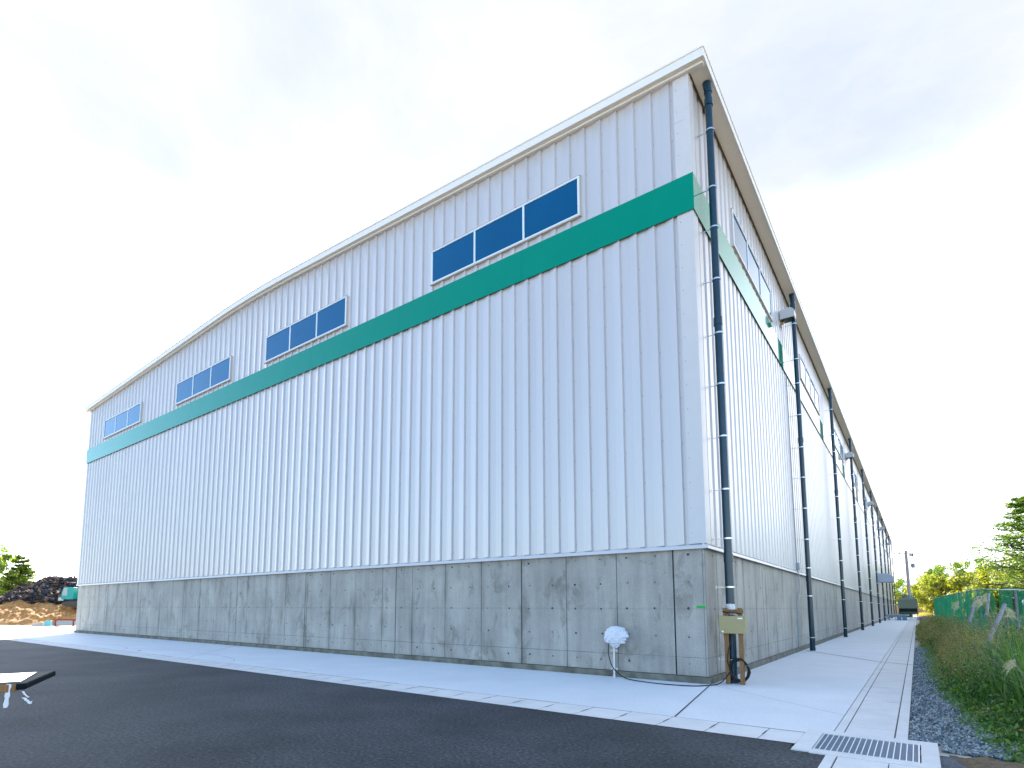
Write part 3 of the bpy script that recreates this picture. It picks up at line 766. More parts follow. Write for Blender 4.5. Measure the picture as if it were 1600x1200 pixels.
# thin dead stalks standing above the weeds, litter on the ground
for i in range(1500):
    y = 1.5+(R_.random()**1.2)*34; e = gedge(y); x = e+.25+R_.random()*1.7
    if y > 13 and x > 4.9: continue
    z0 = verge_z(x, y); H = R_.uniform(.55, 1.25)*min(1, .5+.5*dens_h(x, y)); az = R_.uniform(0, 6.3); far = y > 12
    blade(a, (x, y, z0), H, .008 if far else .005, R_.uniform(.05, .5), az, 4, 1)
    d_ = Vector((cos(az), sin(az), 0))
    for q in range(7):
        t_ = R_.uniform(.55, 1.0); leaf(a, Vector((x, y, z0))+d_*(.25*H*t_*t_)+Vector((R_.gauss(0, .035), R_.gauss(0, .035), H*t_*.97)), R_.uniform(.008, .018)*(1.6 if far else 1), rv(R_), R_.uniform(0, 6), 1, .45)
for i in range(1600):
    y = -5.2+R_.random()**1.5*9; e = gedge(y); x = e+abs(R_.gauss(0, .7)); z0 = max(verge_z(x, y), -.02)+.01
    leaf(a, (x, y, z0+R_.uniform(0, .03)), R_.uniform(.01, .04), (R_.gauss(0, .3), R_.gauss(0, .3), 1), R_.uniform(0, 6), 1, .4)
# bright green arching blades
for i in range(500):
    y = -3+R_.random()*13; x = gedge(y)+.7+R_.random()*2.6; z0 = verge_z(x, y)
    blade(a, (x, y, z0), R_.uniform(.5, 1.1)*(.5 if y < 0 else 1), R_.uniform(.01, .02), R_.uniform(.5, 1.1), R_.uniform(0, 6.3), 5, 3, .7)
# low ground-cover creeping over the gravel
for i in range(900):
    y = -4.5+R_.random()*22; e = gedge(y); n0 = noise.noise(Vector((0, y*.8, 7)))
    x = e-.05-.35*max(0, n0)+abs(R_.gauss(0, .35)); z0 = max(verge_z(x, y), -.02)
    for q in range(16):
        leaf(a, (x+R_.gauss(0, .07), y+R_.gauss(0, .09), z0+abs(R_.gauss(0, .04))), R_.uniform(.012, .03), rv(R_, .4), R_.uniform(0, 6), 3, .5)
o = a.build('weeds', [M_weed, M_dry, M_gold, M_ground], fixn=False); tag(o, 'tangle of green and dry brown weeds along the gravel strip', 'weeds', kind='stuff')
print('weeds', len(a.f))

# pampas plumes
M_plume = leafmat('plume', [(.42, .38, .30), (.60, .55, .45)], .8, .35)
def pampas(px, py, depth, h, lean_az, label, lean=.45, s=1.0):
    x, y = at(px, py, depth); z0 = verge_z(x, y); ztop = link_z(py, depth); H = ztop-z0
    R = random.Random(int(px*7+py))
    dl = Vector((cos(YAW), sin(YAW), 0))*lean_az
    t = empty('pampas_grass', (x, y, z0), label, 'grass plume', 'pale grass plumes over the weeds')
    # stem curve ends at apex, plume hangs onward
    base = Vector((0, 0, 0))-dl*.25*H; pts_ = smooth_pts([base, base.lerp(Vector((0, 0, H)), .55)-dl*.05, Vector((0, 0, H*.93)), Vector((0, 0, H))+dl*.05])
    a = MB(); a.tube(pts_, .006, 5, radii=[.008-.004*i/len(pts_) for i in range(len(pts_))]); a.build('stem', leafmat('reed stem', [(.2, .19, .09), (.3, .26, .14)], .7, .1), t)
    a = MB()
    for k in range(38):
        st = Vector((0, 0, H*.90))+Vector((0, 0, H*.10))*R.random(); L = R.uniform(.07, .20)*s; sp = R.uniform(-.35, .35)
        up_ = R.uniform(.15, .6)
        vs_ = []; side = Vector((-dl.y, dl.x, 0)) if dl.length > 0 else Vector((0, 1, 0))
        prev = None
        for i in range(6):
            t_ = i/5; c = st+dl.normalized()*L*t_*(1 if lean_az else 0)+side*sp*L*t_+Vector((0, 0, L*(up_*t_-1.05*t_**2)))
            vs_ += [c+Vector((0, 0, .0025)), c-Vector((0, 0, .0025+.002*(1-t_)))]
        a.add(vs_, [(2*i, 2*i+1, 2*i+3, 2*i+2) for i in range(5)])
    a.build('plume', M_plume, t, fixn=False)
    a = MB()
    for k in range(7): blade(a, (R.gauss(0, .04)-dl.x*.25*H, R.gauss(0, .04)-dl.y*.25*H, 0), H*R.uniform(.5, .95), .014, R.uniform(.3, .9), R.uniform(0, 6.3), 5)
    a.build('leaves', M_weed, t, fixn=False)
pampas(1532, 930, 9.5, 0, -1, 'tallest pale grass plume arching left in front of the green net')
pampas(1495, 938, 12.5, 0, -1, 'small grass plume left of the tallest, low against the green net', s=.8)
pampas(1567, 948, 9.0, 0, 1, 'spread grass plume at the top of the leaning log brace', s=.8)
pampas(1540, 925, 11.0, 0, -.6, 'half hidden grass plume between the tall plume and the log', s=.7)
pampas(1575, 1028, 7.0, 0, -1, 'low grass plume bending left among the green weeds by the picture edge', s=.8)

# tall reeds at the right edge
a = MB(); R_ = random.Random(8)
for i in range(420):
    d = R_.uniform(5.6, 11); px = R_.uniform(1572, 1680) if d < 8 else R_.uniform(1545, 1680)
    x, y = at(px, 0, d); 
    if x < gedge(y)+.55: continue
    z0 = verge_z(x, y); az = R_.uniform(0, 6.3)
    for q in range(6): blade(a, (x+R_.gauss(0, .05), y+R_.gauss(0, .05), z0), R_.uniform(.5, 1.25), R_.uniform(.012, .026), R_.uniform(.15, .8), R_.uniform(0, 6.3), 4)
tag(a.build('reeds', M_weed, fixn=False), 'dense upright dark green reeds at the right edge of the verge', 'reeds', kind='stuff')

# green net fence
M_net = bpy.data.materials.new('green net'); M_net.use_nodes = True; t = M_net.node_tree; bb = t.nodes['Principled BSDF']
bb.inputs['Base Color'].default_value = (.0, .21, .10, 1); bb.inputs['Roughness'].default_value = .6
tr = N(t, 'ShaderNodeBsdfTranslucent'); tr.inputs[0].default_value = (.0, .45, .2, 1)
ms = N(t, 'ShaderNodeMixShader'); ms.inputs[0].default_value = .45; t.links.new(bb.outputs[0], ms.inputs[1]); t.links.new(tr.outputs[0], ms.inputs[2])
tcn = N(t, 'ShaderNodeTexCoord'); nn = N(t, 'ShaderNodeTexNoise'); nn.inputs['Scale'].default_value = 130; nn.inputs['Detail'].default_value = 0; t.links.new(tcn.outputs['Object'], nn.inputs['Vector'])
hole = N(t, 'ShaderNodeMath', operation='GREATER_THAN'); hole.inputs[1].default_value = .53; t.links.new(nn.outputs[0], hole.inputs[0])
tp = N(t, 'ShaderNodeBsdfTransparent'); m2_ = N(t, 'ShaderNodeMixShader'); t.links.new(hole.outputs[0], m2_.inputs[0]); t.links.new(ms.outputs[0], m2_.inputs[1]); t.links.new(tp.outputs[0], m2_.inputs[2])
t.links.new(m2_.outputs[0], t.nodes['Material Output'].inputs[0])
nf = empty('net_fence', (0, 0, 0), 'green net fence hung on log posts behind the weeds', 'fence')
fp = [at(1457, 0, 37), at(1482, 0, 28), at(1512, 0, 22.0), at(1532, 0, 20.5), at(1560, 0, 20), at(1602, 0, 20.3), at(1680, 0, 22)]
fz = [link_z(935, 37), link_z(928.5, 28), link_z(922.5, 22), link_z(919.5, 20.5), link_z(920.5, 20), link_z(921, 20.3), link_z(921, 22)]
cum = [0]
for p, q in zip(fp, fp[1:]): cum.append(cum[-1]+sqrt((p[0]-q[0])**2+(p[1]-q[1])**2))
def fpt(s):
    for i in range(len(fp)-1):
        if s <= cum[i+1] or i == len(fp)-2:
            t_ = (s-cum[i])/(cum[i+1]-cum[i]); return fp[i][0]+(fp[i+1][0]-fp[i][0])*t_, fp[i][1]+(fp[i+1][1]-fp[i][1])*t_, fz[i]+(fz[i+1]-fz[i])*t_
a = MB(); R_ = random.Random(4)
s = 0; tot = cum[-1]; gaps = cum[4]
while s < tot:
    wd = R_.uniform(.5, .9) if s < gaps-.5 else R_.uniform(.22, .36)
    e = min(tot, s+wd); n = 6; col = []
    for i in range(n+1):
        ss = s+(e-s)*i/n; x, y, z = fpt(min(ss, tot)); col.append((x, y, z))
    vs_ = []
    for i, (x, y, z) in enumerate(col):
        for j in range(9):
            t_ = j/8; bow = .05*sin(ss*7+i*1.1+j*.6)+.05*noise.noise(Vector((x*3, y*3, t_*4)))
            vs_.append((x+bow, y-bow*.5, (z-.02)*(1-t_)+.02))
    fs = [(i*9+j, i*9+j+1, (i+1)*9+j+1, (i+1)*9+j) for i in range(n) for j in range(8)]
    a.add(vs_, fs, 0, True); s = e+(0 if s < gaps-.5 else R_.uniform(.04, .13))
a.build('net', M_net, nf, fixn=False)
a = MB(); R_ = random.Random(14)
pp = []
for i in range(61):
    x, y, z = fpt(tot*i/60); pp.append((x, y, z+.01-.02*abs(sin(i*.9))))
a.tube(pp, .02, 6); a.build('top_rope', mat('white rope', (.7, .72, .75), .7), nf)
for s in (0.05, 5, 10, 14.5, 17.2, 19.3, 21.2):
    if s < tot:
        x, y, z = fpt(s); a = MB(); a.cyl((x+.06, y+.1, -.2), (x+.06, y+.1, z-.02), .05, n=10); a.build('post', M_log, nf)
def brace(p0, d0, p1, d1, r):
    x0, y0 = at(p0[0], 0, d0); x1, y1 = at(p1[0], 0, d1)
    a = MB(); P0_ = Vector((x0, y0, link_z(p0[1], d0))); P1_ = Vector((x1, y1, link_z(p1[1], d1)))
    a.tube([P0_+(P1_-P0_)*k/6 for k in range(7)], r, 10, radii=[r*(1-.03*k) for k in range(7)]); a.build('brace', M_log, nf)
brace((1524, 1022), 13.5, (1566, 944), 15.5, .058)
brace((1508, 972), 19, (1524, 932), 20.2, .05)
brace((1536, 962), 18, (1543, 928), 19.8, .05)
brace((1588, 1062), 9.5, (1603, 985), 11.5, .05)

# trees ------------------------------------------------------------------
LM = dict(
    yellow=leafmat('sunlit yellow-green leaves', [(.10, .16, .015), (.25, .28, .025), (.36, .30, .05), (.07, .13, .03)], .6, .5),
    green=leafmat('mid green leaves', [(.06, .13, .02), (.15, .23, .03), (.24, .28, .035)], .6, .4),
    pine=leafmat('dark pine needles', [(.05, .12, .04), (.13, .22, .04), (.25, .32, .05)], .6, .3))
def broadleaf(x, y, h, r, lm, label, group, seed, nleaf=3000, ls=.16, squash=.8, z0=0):
    R = random.Random(seed); t = empty('broadleaf_tree', (x, y, z0), label, 'tree', group)
    a = MB(); a.cyl((0, 0, -.3), (0, 0, h*.45), .035*h, .022*h, n=9)
    tips = []
    for k in range(9):
        az = k*2.4+R.uniform(-.3, .3); st = Vector((0, 0, h*R.uniform(.25, .45))); en = Vector((cos(az)*r*R.uniform(.35, .8), sin(az)*r*R.uniform(.35, .8), h*R.uniform(.5, .88)))
        md = st.lerp(en, .5)+Vector((0, 0, -.04*h)); a.tube([st, md, en], .01*h, 6, radii=[.013*h, .009*h, .004*h]); tips.append(en)
    a.build('trunk', M_bark, t)
    cl = []
    for k in range(30):
        az = R.uniform(0, 6.28); zz = R.uniform(.18, 1.0); rad = r*sqrt(max(0, 1-((zz-.55)/.52)**2))*R.uniform(.35, 1.0)
        cl.append((Vector((cos(az)*rad, sin(az)*rad, h*zz*R.uniform(.9, 1.03))), r*R.uniform(.16, .34)))
    for e in tips: cl.append((e, r*.25))
    a = MB()
    for k in range(nleaf):
        c, cr_ = cl[R.randrange(len(cl))]; v = Vector((R.gauss(0, 1), R.gauss(0, 1), R.gauss(0, 1)*squash)).normalized()*cr_*R.uniform(.4, 1.12)
        leaf(a, c+v, ls*R.uniform(.5, 1.2), v+rv(R)*.4, R.uniform(0, 6), 0, .55)
    a.build('crown', lm, t, fixn=False); return t
def conifer(x, y, h, r, lm, label, group, seed, tiers=14, z0=0, ls=.16, dens=1.0, low=.18):
    R = random.Random(seed); t = empty('conifer_tree', (x, y, z0), label, 'tree', group)
    a = MB(); a.tube([(0, 0, -.3), (.02*h, 0, h*.5), (0, 0, h)], .02*h, 8, radii=[.022*h, .013*h, .003*h])
    bs = []
    for k in range(tiers):
        zz = h*(low+(1-low)*(k/tiers)**.9); rad = r*(1-((zz/h-low)/(1-low)))**.75+.05*r
        for j in range(6 if k < tiers*.7 else 4):
            az = j*1.05+k*.7+R.uniform(-.3, .3); L = rad*R.uniform(.55, 1.15); st = Vector((0, 0, zz)); en = Vector((cos(az)*L, sin(az)*L, zz+L*R.uniform(-.08, .32)))
            md = st.lerp(en, .55)-Vector((0, 0, .05*L)); a.tube([st, md, en], .02, 5, radii=[.007*h*(1-.5*zz/h), .004*h, .0015*h]); bs.append((st, md, en, L))
    a.build('trunk', M_bark, t)
    a = MB()
    for st, md, en, L in bs:
        for q in range(int(34*dens)):
            t_ = R.uniform(.22, 1.05); c = (st.lerp(md, t_/.55) if t_ < .55 else md.lerp(en, (t_-.55)/.45))
            c = c+Vector((R.gauss(0, .10*L+.04), R.gauss(0, .10*L+.04), R.gauss(.03*L, .055*L+.03)))
            leaf(a, c, ls*R.uniform(.5, 1.2), Vector((R.gauss(0, .5), R.gauss(0, .5), 1)), R.uniform(0, 6), 0, .35)
    a.build('crown', lm, t, fixn=False); return t
G1 = 'trees beyond the verge'
x, y = at(1614, 0, 75); conifer(x, y, link_z(768, 75), 7.2, LM['pine'], 'tall layered pine at the right edge, towering over the hedge trees', G1, 31, tiers=13, ls=.30, dens=5.0, low=.3)
specs = [ # px, topy, depth, r, kind, label, seed
 (1590, 872, 98, 6.0, 'yellow', 'yellowing bushy tree directly below the tall pine', 1),
 (1556, 890, 104, 4.6, 'yellow', 'yellow-green rounded tree left of the pine, behind the green net', 2),
 (1519, 879, 128, 4.6, 'green', 'taller tufted green tree, right one of the pair in the middle of the row', 3),
 (1480, 880, 130, 4.8, 'green', 'taller tufted green tree, left one of the pair in the middle of the row', 4),
 (1500, 902, 108, 4.6, 'yellow', 'low bright yellow-green tree in front of the tufted trees', 5),
 (1457, 903, 112, 4.4, 'yellow', 'bright yellow-green bush right behind the cooling tower', 6),
 (1432, 905, 150, 6.0, 'green', 'distant green tree behind the utility pole', 7),
 (1404, 914, 150, 5.5, 'yellow', 'distant yellowish tree at the far end of the hall', 8),
 (1532, 908, 100, 4.2, 'yellow', 'small yellow bush peeping over the bend of the net fence', 9),
 (1645, 880, 95, 6.0, 'green', 'green tree cut by the right edge of the picture', 10)]
for px, ty, d, r, kd, lb, sd_ in specs:
    x, y = at(px, 0, d); H = link_z(ty, d)
    broadleaf(x, y, H, r, LM[kd], lb, G1, sd_, nleaf=5200, ls=.30, z0=0)
for i, (x, y, H, r) in enumerate([(17.5, 27, 8, 3.4), (18, 38, 9, 3.8), (20, 50, 10, 4.2), (22, 62, 10, 4.4)]):
    broadleaf(x, y, H, r, LM['green'], 'tree in a row right of the picture, '+['nearest to the viewer', 'second from the viewer', 'second from the far end', 'farthest one'][i], 'trees right of the picture', 60+i, nleaf=1500, ls=.34, z0=0)
# left side trees
G2 = 'trees behind the debris pile'
x, y = at(31, 0, 82); conifer(x, y, link_z(868, 82), 3.1, LM['green'], 'conical bright green tree behind the debris pile', G2, 41, tiers=13, ls=.30, dens=4.5, low=.1)
x, y = at(-12, 0, 80); broadleaf(x, y, link_z(862, 80), 3.6, LM['green'], 'tree cut by the left edge, beside the conical tree', G2, 42, 2200, .3)
x, y = at(10, 0, 92); broadleaf(x, y, link_z(912, 92), 4.5, LM['pine'], 'low dark green tree between the conical tree and the debris', G2, 43, 2200, .3)

# ================================================================ FAR END
# cooling tower
t = empty('cooling_tower', (2.42, 78, 0), 'olive green square cooling tower with a dark louvre gap beyond the hall', 'cooling tower')
M_ol = mat('olive panels', (.20, .22, .15), .6, var=.06); hw = 1.0
a = MB(); a.box(-hw, hw, -hw, hw, 1.42, 2.55)
def frust(a, z0, z1, h0, h1):
    v = [(sx_*h0, sy_*h0, z0) for sx_, sy_ in ((-1, -1), (1, -1), (1, 1), (-1, 1))]+[(sx_*h1, sy_*h1, z1) for sx_, sy_ in ((-1, -1), (1, -1), (1, 1), (-1, 1))]
    a.add(v, [(0, 1, 5, 4), (1, 2, 6, 5), (2, 3, 7, 6), (3, 0, 4, 7), (4, 5, 6, 7), (3, 2, 1, 0)])
frust(a, 2.55, 2.75, hw, hw*.78)
for k in range(12): a.box(-hw+.02, hw-.02, -hw-.012, -hw, 1.50+k*.085, 1.53+k*.085)
bevel(a.build('casing', M_ol, t), .03)
a = MB(); a.cyl((0, 0, 2.75), (0, 0, 3.1), .62, .55, n=20); a.build('fan_stack', M_ol, t)
a = MB(); a.box(-hw+.06, hw-.06, -hw+.06, hw-.06, 1.0, 1.42, 0)
for k in range(5): a.box(-hw, hw, -hw+.02, -hw+.05, 1.02+k*.08, 1.04+k*.08)
a.build('louvre', M_gap, t)
a = MB(); a.box(-hw, hw, -hw, hw, .72, 1.0); a.box(-.9, .35, -.8, .8, .3, .72); bevel(a.build('basin', mat('green basin', (.05, .09, .06), .6), t), .02)
for sx_ in (-.92, .92):
    for sy_ in (-.92, .92):
        a = MB(); a.box(sx_-.05, sx_+.05, sy_-.05, sy_+.05, 0, .72); a.box(sx_-.12, sx_+.12, sy_-.12, sy_+.12, 0, .18); a.build('leg', M_steel, t)
# pipework beside the tower
t = empty('pipe_rack', (1.1, 73, 0), 'grey pipes on low stands beside the cooling tower', 'pipes')
a = MB(); a.tube(smooth_pts([(-.9, 0, .62), (-.2, 0, .62), (.8, 0, .6), (1.3, .5, .6), (1.3, 3, .6)]), .09, 10); a.tube(smooth_pts([(-.9, .4, .45), (.7, .4, .45), (.9, .4, .2), (.9, .4, 0)]), .07, 10); a.build('pipe', M_steel, t)
for x_ in (-.6, .1, .75):
    a = MB(); a.box(x_-.04, x_+.04, -.05, .05, 0, .52); a.box(x_-.14, x_+.14, -.16, .16, 0, .05); a.build('stand', M_steel, t)
for x_, s_ in ((.45, .42), (1.0, .38)):
    a = MB(); a.box(x_-.2, x_+.2, -1.2, -.8, 0, s_); a.cyl((x_, -1.0, s_), (x_, -1.0, s_+.15), .1, n=10); bevel(a.build('pump', mat('blue grey pump', (.12, .2, .27), .5), t), .03)
# low valves by the wall
# utility pole
t = empty('utility_pole', (2.5, 100, 0), 'concrete utility pole with crossarms and a transformer beyond the hall', 'utility pole')
a = MB(); a.cyl((0, 0, -.5), (-.05, 0, 10.6), .27, .19, n=14); a.build('pole', M_pole, t)
M_dk = mat('dark fittings', (.09, .09, .09), .6)
a = MB(); a.box(-1.6, 1.0, -.06, .06, 10.1, 10.22); a.box(-.7, 1.0, -.06, .06, 8.6, 8.7)
a.cyl((-.3, 0, 9.6), (-1.1, 0, 10.1), .025, n=6); a.build('crossarm', M_steel, t)
a = MB()
for x_ in (-1.55, -.9, .35, .6, .85): a.cyl((x_, 0, 10.22), (x_, 0, 10.45), .06, n=8)
a.cyl((.75, 0, 9.65), (.75, 0, 10.05), .16, n=10); a.cyl((.45, 0, 9.7), (.45, 0, 10.05), .12, n=10); a.build('insulator', M_dk, t)
a = MB(); a.cyl((.72, -.1, 7.8), (.72, -.1, 8.5), .26, n=14); a.box(.2, .7, -.14, -.06, 8.1, 8.2); a.build('transformer', mat('transformer grey', (.33, .32, .33), .5), t)
for k in range(2):
    a = MB(); zz = 10.4-k*.25
    a.tube([(-1.5+k, 0, zz), (-14+k, 12, zz-.9), (-30+k, 26, zz-1.1), (-60, 52, zz)], .015, 5); a.build('wire', M_dk, t)
# yard wall at the far end
t = empty('boundary_fence', (0, 140, 0), 'tan panel fence with green top rail across the far end of the yard', 'fence')
a = MB()
for k in range(20): a.box(-30+k*4+.03, -26+k*4-.03, -.04, .04, .0, 2.0)
a.build('panels', mat('tan panel', (.33, .24, .15), .8, var=.15, vscale=1), t)
a = MB(); a.box(-30, 50, -.06, .06, 2.0, 2.18); a.build('rail', mat('green rail', (.03, .16, .07), .6), t)
a = MB(); R_ = random.Random(9)
for i in range(2600):
    x = R_.uniform(3.0, 22); y = R_.uniform(118, 137); blade(a, (x, y, 0), R_.uniform(.3, .9), .07, R_.uniform(.2, .8), R_.uniform(0, 6.3), 3)
tag(a.build('golden_grass', leafmat('golden grass', [(.4, .28, .03), (.5, .38, .05), (.3, .26, .05)], .7, .3), fixn=False), 'golden dry grass in the sun beyond the cooling tower', 'grass', kind='stuff')
# blue distant ridge
b = MB(); R_ = random.Random(77); pts_ = []
for i in range(61):
    an = radians(-70+i*140/60); r_ = 1200; X = r_*sin(an); Y = r_*cos(an); hh_ = 34+26*noise.noise(Vector((i*.22, 0, 5)))+8*noise.noise(Vector((i*.9, 1, 5)))
    pts_.append((X, Y, hh_))
vs_ = []
for X, Y, hh_ in pts_: vs_ += [(X*.85, Y*.85, -2), (X, Y, hh_), (X*1.2, Y*1.2, -2)]
b.add(vs_, [f for i in range(60) for f in ((3*i, 3*i+3, 3*i+4, 3*i+1), (3*i+1, 3*i+4, 3*i+5, 3*i+2))], 0, True)
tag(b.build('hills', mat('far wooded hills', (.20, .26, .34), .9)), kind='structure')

# ================================================================ LEFT BACKGROUND
X0_, Y0_ = at(40, 0, 47)
fd = Vector((-sin(YAW), cos(YAW), 0)); rd = Vector((cos(YAW), sin(YAW), 0))
def lp(u, d): # u: metres right of pixel-0 line at that depth, d depth
    x, y = at(0, 0, d); return Vector((x, y, 0))+rd*u
def sheet(name, u0, u1, d0, d1, nu, nd, zf, M):
    b = MB(); vs_ = []
    for j in range(nd+1):
        for i in range(nu+1):
            px_ = u0+(u1-u0)*i/nu; d = d0+(d1-d0)*j/nd; x, y = at(px_, 0, d); vs_.append((x, y, zf(x, y, px_, d)))
    b.add(vs_, [(j*(nu+1)+i, j*(nu+1)+i+1, (j+1)*(nu+1)+i+1, (j+1)*(nu+1)+i) for j in range(nd) for i in range(nu)], 0, False)
    return b.build(name, M, fixn=False)
def mound(x, y, px_, d):
    t_ = min(1, max(0, (d-45.5)/6.5)); n_ = noise.noise(Vector((x*.7, y*.7, 0)))*.30+noise.noise(Vector((x*2.2, y*2.2, 0)))*.22+noise.noise(Vector((x*6, y*6, 0)))*.10
    return -.05+2.3*t_**.8+n_*min(1, t_*4)-.35*min(1, max(0, (px_-60)/60))
M_soil = ground_mat('sunlit soil', (.30, .14, .04), (.46, .25, .09), big=1.2, fine=9, finev=.4, bump=1.5)
tag(sheet('soil_mound', -330, 330, 45.2, 60, 220, 70, mound, M_soil), kind='structure')
# loose bits in the soil face
# debris pile
def prof(px_):
    P = [(-40, 1.6), (5, 2.0), (22, 2.7), (45, 3.4), (62, 3.75), (85, 4.35), (100, 4.0), (130, 3.9), (180, 3.4), (240, 1.5)]
    if px_ <= P[0][0]: return P[0][1]
    for (a_, b_), (c_, d_) in zip(P, P[1:]):
        if px_ <= c_: return b_+(d_-b_)*(px_-a_)/(c_-a_)
    return 1.5
def pile(x, y, px_, d):
    t_ = max(0, min(1, (d-51)/6.0)); return 1.9+(prof(px_)-1.9)*t_**.7-.25*max(0, d-58)+noise.noise(Vector((x*.9, y*.9, 9)))*.35
M_deb = ground_mat('debris base', (.02, .025, .035), (.06, .05, .045), big=1.5, fine=6, finev=.6, bump=2)
M_shard = leafmat('debris scraps', [(.03, .032, .04), (.06, .065, .085), (.16, .13, .11), (.22, .13, .08), (.03, .035, .045), (.075, .05, .035), (.025, .03, .045), (.10, .07, .05), (.04, .04, .05), (.20, .18, .16)], .95, 0)
M_shard.node_tree.nodes['Principled BSDF'].inputs['Specular IOR Level'].default_value = .1
M_shard.node_tree.nodes['Color Ramp'].color_ramp.interpolation = 'CONSTANT'
b = MB(); vs_ = []; nu, nd = 90, 40
for j in range(nd+1):
    for i in range(nu+1):
        px_ = -30+270*i/nu; d = 50.5+12*j/nd; x, y = at(px_, 0, d); vs_.append((x, y, pile(x, y, px_, d)+rnd.uniform(-.12, .12)))
b.add(vs_, [(j*(nu+1)+i, j*(nu+1)+i+1, (j+1)*(nu+1)+i+1, (j+1)*(nu+1)+i) for j in range(nd) for i in range(nu)], 0)
R_ = random.Random(6)
for k in range(4200):
    px_ = R_.uniform(0, 190); d = R_.uniform(50.6, 59)
    x, y = at(px_, 0, d); c = Vector((x, y, pile(x, y, px_, d)+R_.uniform(-.05, .22)))
    rot = Matrix.Rotation(YAW, 3, 'Z') @ Matrix.Rotation(R_.gauss(0, .45), 3, 'Y') @ Matrix.Rotation(R_.gauss(0, .5), 3, 'Z') @ Matrix.Rotation(R_.gauss(0, .6), 3, 'X')
    s = (R_.uniform(.08, .60)*R_.uniform(.3, 1), R_.uniform(.04, .3), R_.uniform(.01, .07))
    v = [c+rot @ Vector((sx_*s[0], sy_*s[1]*R_.uniform(.6, 1.2), sz_*s[2])) for sx_ in (-1, 1) for sy_ in (-1, 1) for sz_ in (-1, 1)]
    b.add(v, [(0, 1, 3, 2), (4, 6, 7, 5), (0, 4, 5, 1), (2, 3, 7, 6), (0, 2, 6, 4), (1, 5, 7, 3)], 1)
tag(b.build('debris', [M_deb, M_shard], fixn=False), 'heap of dark scrap and timber debris above the brown soil bank', 'debris', kind='stuff')
# excavator, mostly hidden behind the hall
ex, ey = at(111.5, 0, 49.6); base = Vector((ex, ey, 1.45))
t = empty('excavator', base, 'teal tracked excavator on the soil bank, half hidden by the hall corner', 'excavator', rz=YAW)
t.scale = (.72, .72, .72)
M_teal = mat('teal paint', (.01, .27, .25), .4); M_dgl = mat('cab glass', (.25, .35, .37), .1)
for s_ in (-1, 1):
    a = MB(); P = [(-.2+1.5*cos(q)*1.0+1.6, .38+.36*sin(q)) for q in [k*pi/8 for k in range(16)]]
    a.prism(P, 'y', s_*.95-.25, s_*.95+.25); bevel(a.build('track', mat('track steel', (.05, .045, .04), .7), t), .02)
a = MB(); a.box(.3, 2.6, -.6, .6, .45, .8); a.build('undercarriage', M_black, t)
a = MB(); a.prism([(.1, .85), (3.4, .85), (3.5, 1.2), (3.4, 1.75), (1.4, 1.8), (1.3, 1.4), (.1, 1.3)], 'y', -.35, 1.2); bevel(a.build('body', M_teal, t), .05)
a = MB(); a.prism([(-.15, .9), (1.25, .9), (1.25, 2.35), (.1, 2.4), (-.15, 1.7)], 'y', -1.2, -.4); c_ = bevel(a.build('cab', M_teal, t), .04)
a = MB(); a.prism([(.0, 1.35), (.55, 1.35), (.55, 2.25), (.14, 2.27), (.0, 1.75)], 'y', -1.215, -1.201); a.box(-.165, -.152, -1.1, -.5, 1.0, 1.65); a.build('window', M_dgl, c_)
a = MB(); a.prism([(.9, 1.3), (1.3, 1.3), (4.0, 4.2), (3.7, 4.4)], 'y', -.25, .15); a.prism([(3.7, 4.35), (4.0, 4.2), (6.2, 2.3), (6.0, 2.1)], 'y', -.2, .1); a.build('boom', M_teal, t)
a = MB(); a.cyl((-.0, -.9, 2.38), (-.02, -.9, 3.0), .015, n=6); a.build('aerial', mat('red aerial', (.4, .05, .05), .5), t)
# odds and ends at the foot of the bank
def odd(name, px, d, z, size, M, label, cat, rz=.3):
    x, y = at(px, 0, d); t_ = MB(); sx_, sy_, sz_ = size
    t_.prism([(-sx_*.5, 0), (sx_*.5, 0), (sx_*.42, sz_), (-sx_*.46, sz_*.9)], 'y', -sy_/2, sy_/2)
    o = bevel(t_.build(name, M), .02); o.location = (x, y, z); o.rotation_euler = (0, 0, YAW+rz); return tag(o, label, cat)
odd('plastic_bin', 82, 44.3, -.03, (.42, .4, .42), mat('blue plastic', (.10, .42, .50), .5), 'light blue plastic bin at the foot of the soil bank', 'bin')
odd('slab', 66, 44.5, -.03, (.75, .4, .24), mat('pale slab', (.45, .44, .38), .7), 'pale concrete slab lying left of the blue bin', 'slab')
odd('sack', 98, 50.2, 2.0, (.35, .2, .3), mat('white sack', (.6, .6, .62), .7), 'white sack against the debris beside the excavator', 'sack')
x, y = at(108, 0, 44.2); a = MB(); a.box(-.9, .9, -.06, .06, .42, .52); a.box(-.8, -.7, -.05, .05, -.03, .42); a.box(.6, .7, -.05, .05, -.03, .42); a.box(-.8, .9, -.02, .02, .05, .36, 1)
o = a.build('barrier', [mat('dull red steel', (.22, .03, .02), .6), M_steel]); o.location = (x, y, 0); o.rotation_euler = (0, 0, YAW); tag(o, 'low red-railed barrier partly hidden by the hall corner', 'barrier')

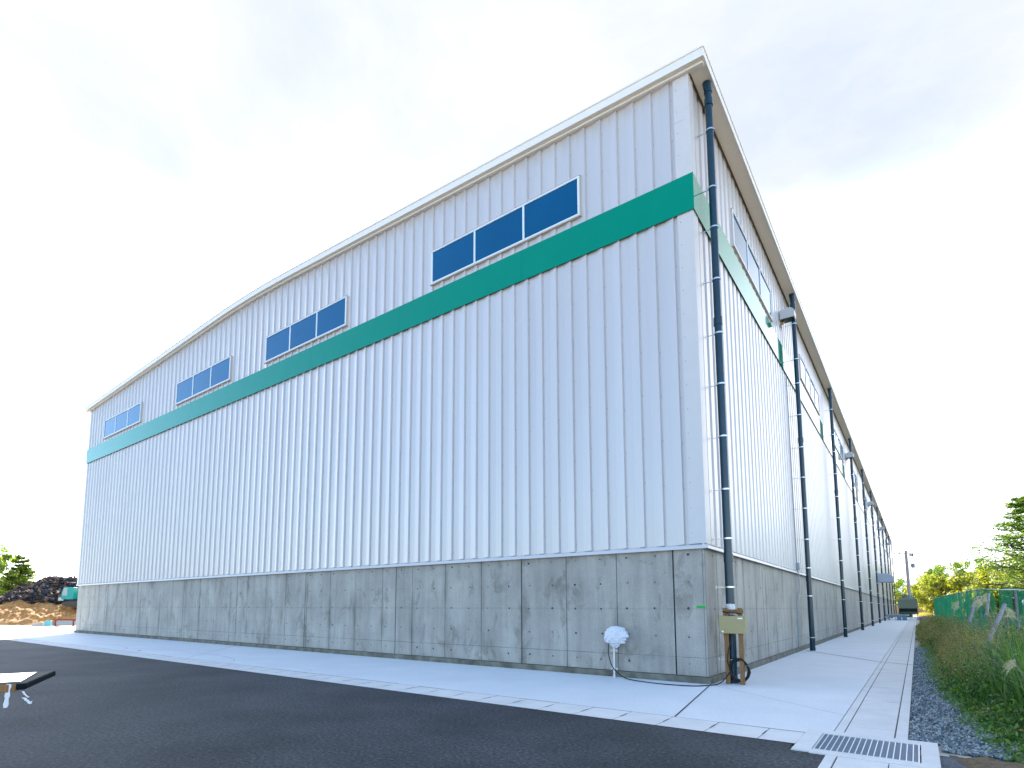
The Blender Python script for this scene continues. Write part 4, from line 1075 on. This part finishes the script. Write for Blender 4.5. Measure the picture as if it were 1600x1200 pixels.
# ================================================================ PANEL AT THE LEFT EDGE OF THE PICTURE
t = empty('display_board', (-1.5, -10.3, 0), 'black rimmed tilted board with torn white tape, cut by the left edge', 'board')
def pix(px, py, z):
    d = fw+r2*(px-763.09)/875.754-u2*(py-856.1)/875.754; q = CAM+d*((z-1.5)/d.z); return Vector((q.x+1.5, q.y+10.3, z))
TZ = 1.12
Dir = -rd
A = pix(88, 1047.5, TZ); Bq = pix(41, 1067.5, TZ); A2 = pix(-60, 1054.5, TZ); B2 = pix(-60, 1072.5, TZ)
def slab_(P, z0, z1, name, M, bev=.0):
    a = MB(); n = len(P); a.add([(p.x, p.y, z0) for p in P]+[(p.x, p.y, z1) for p in P], [tuple(reversed(range(n))), tuple(range(n, 2*n))]+[(k, (k+1) % n, n+(k+1) % n, n+k) for k in range(n)])
    o = a.build(name, M, t)
    if bev: bevel(o, bev, 3)
    return o
slab_([A, A2, B2, Bq], TZ-.032, TZ, 'rim', mat('black rim', (.003, .008, .011), .7, spec=.15), .01)
slab_([pix(57, 1051.6, TZ), pix(-55, 1057.5, TZ), pix(-55, 1070.5, TZ), pix(33, 1065.8, TZ)], TZ+.001, TZ+.005, 'face', mat('glossy cream face', (.62, .58, .46), .15, coat=1), 0)
q1 = Bq+Dir*.035-fd*.004; q2 = B2-fd*.004
slab_([q1, q2, q2-fd*.02, q1-fd*.02], TZ-.040, TZ-.002, 'wood_edge', M_timber, .003)
M_tape = mat('white tape', (.75, .76, .78), .6)
def ribbon(P, wd, name='torn_tape'):
    a = MB(); vs_ = []
    for i, p in enumerate(P):
        q = wd*(1+.25*sin(i*2.1)); vs_ += [p-rd*q/2+Vector((0, 0, .003*sin(i*3))), p+rd*q/2]
    a.add(vs_, [(2*i, 2*i+1, 2*i+3, 2*i+2) for i in range(len(P)-1)]); o = a.build(name, M_tape, t, fixn=False)
    so = o.modifiers.new('s', 'SOLIDIFY'); so.thickness = .0015
T0 = Bq+Dir*.055-fd*.035
ribbon([T0+Vector((0, 0, -.0-.014*k))+rd*(-.001*k) for k in range(9)], .022)
T1 = Bq+rd*.012-fd*.03+Vector((0, 0, -.035))
ribbon([T1+rd*(.003*k)+Vector((0, 0, -.0045*k+.0009*k*k*.2)) for k in range(12)], .010)
ribbon([T1+rd*(.006+.0045*k)+Vector((0, 0, -.030-.0035*k)) for k in range(9)], .018)
ribbon([T1+rd*(.03+.0035*k)+Vector((0, 0, -.058+.002*k)) for k in range(7)], .008)
a = MB(); pc = A2.lerp(B2, .5); a.cyl((pc.x, pc.y, 0), (pc.x, pc.y, TZ-.04), .03, n=14); a.cyl((pc.x, pc.y, 0), (pc.x, pc.y, .03), .25, n=20); a.build('stand', M_steel, t)
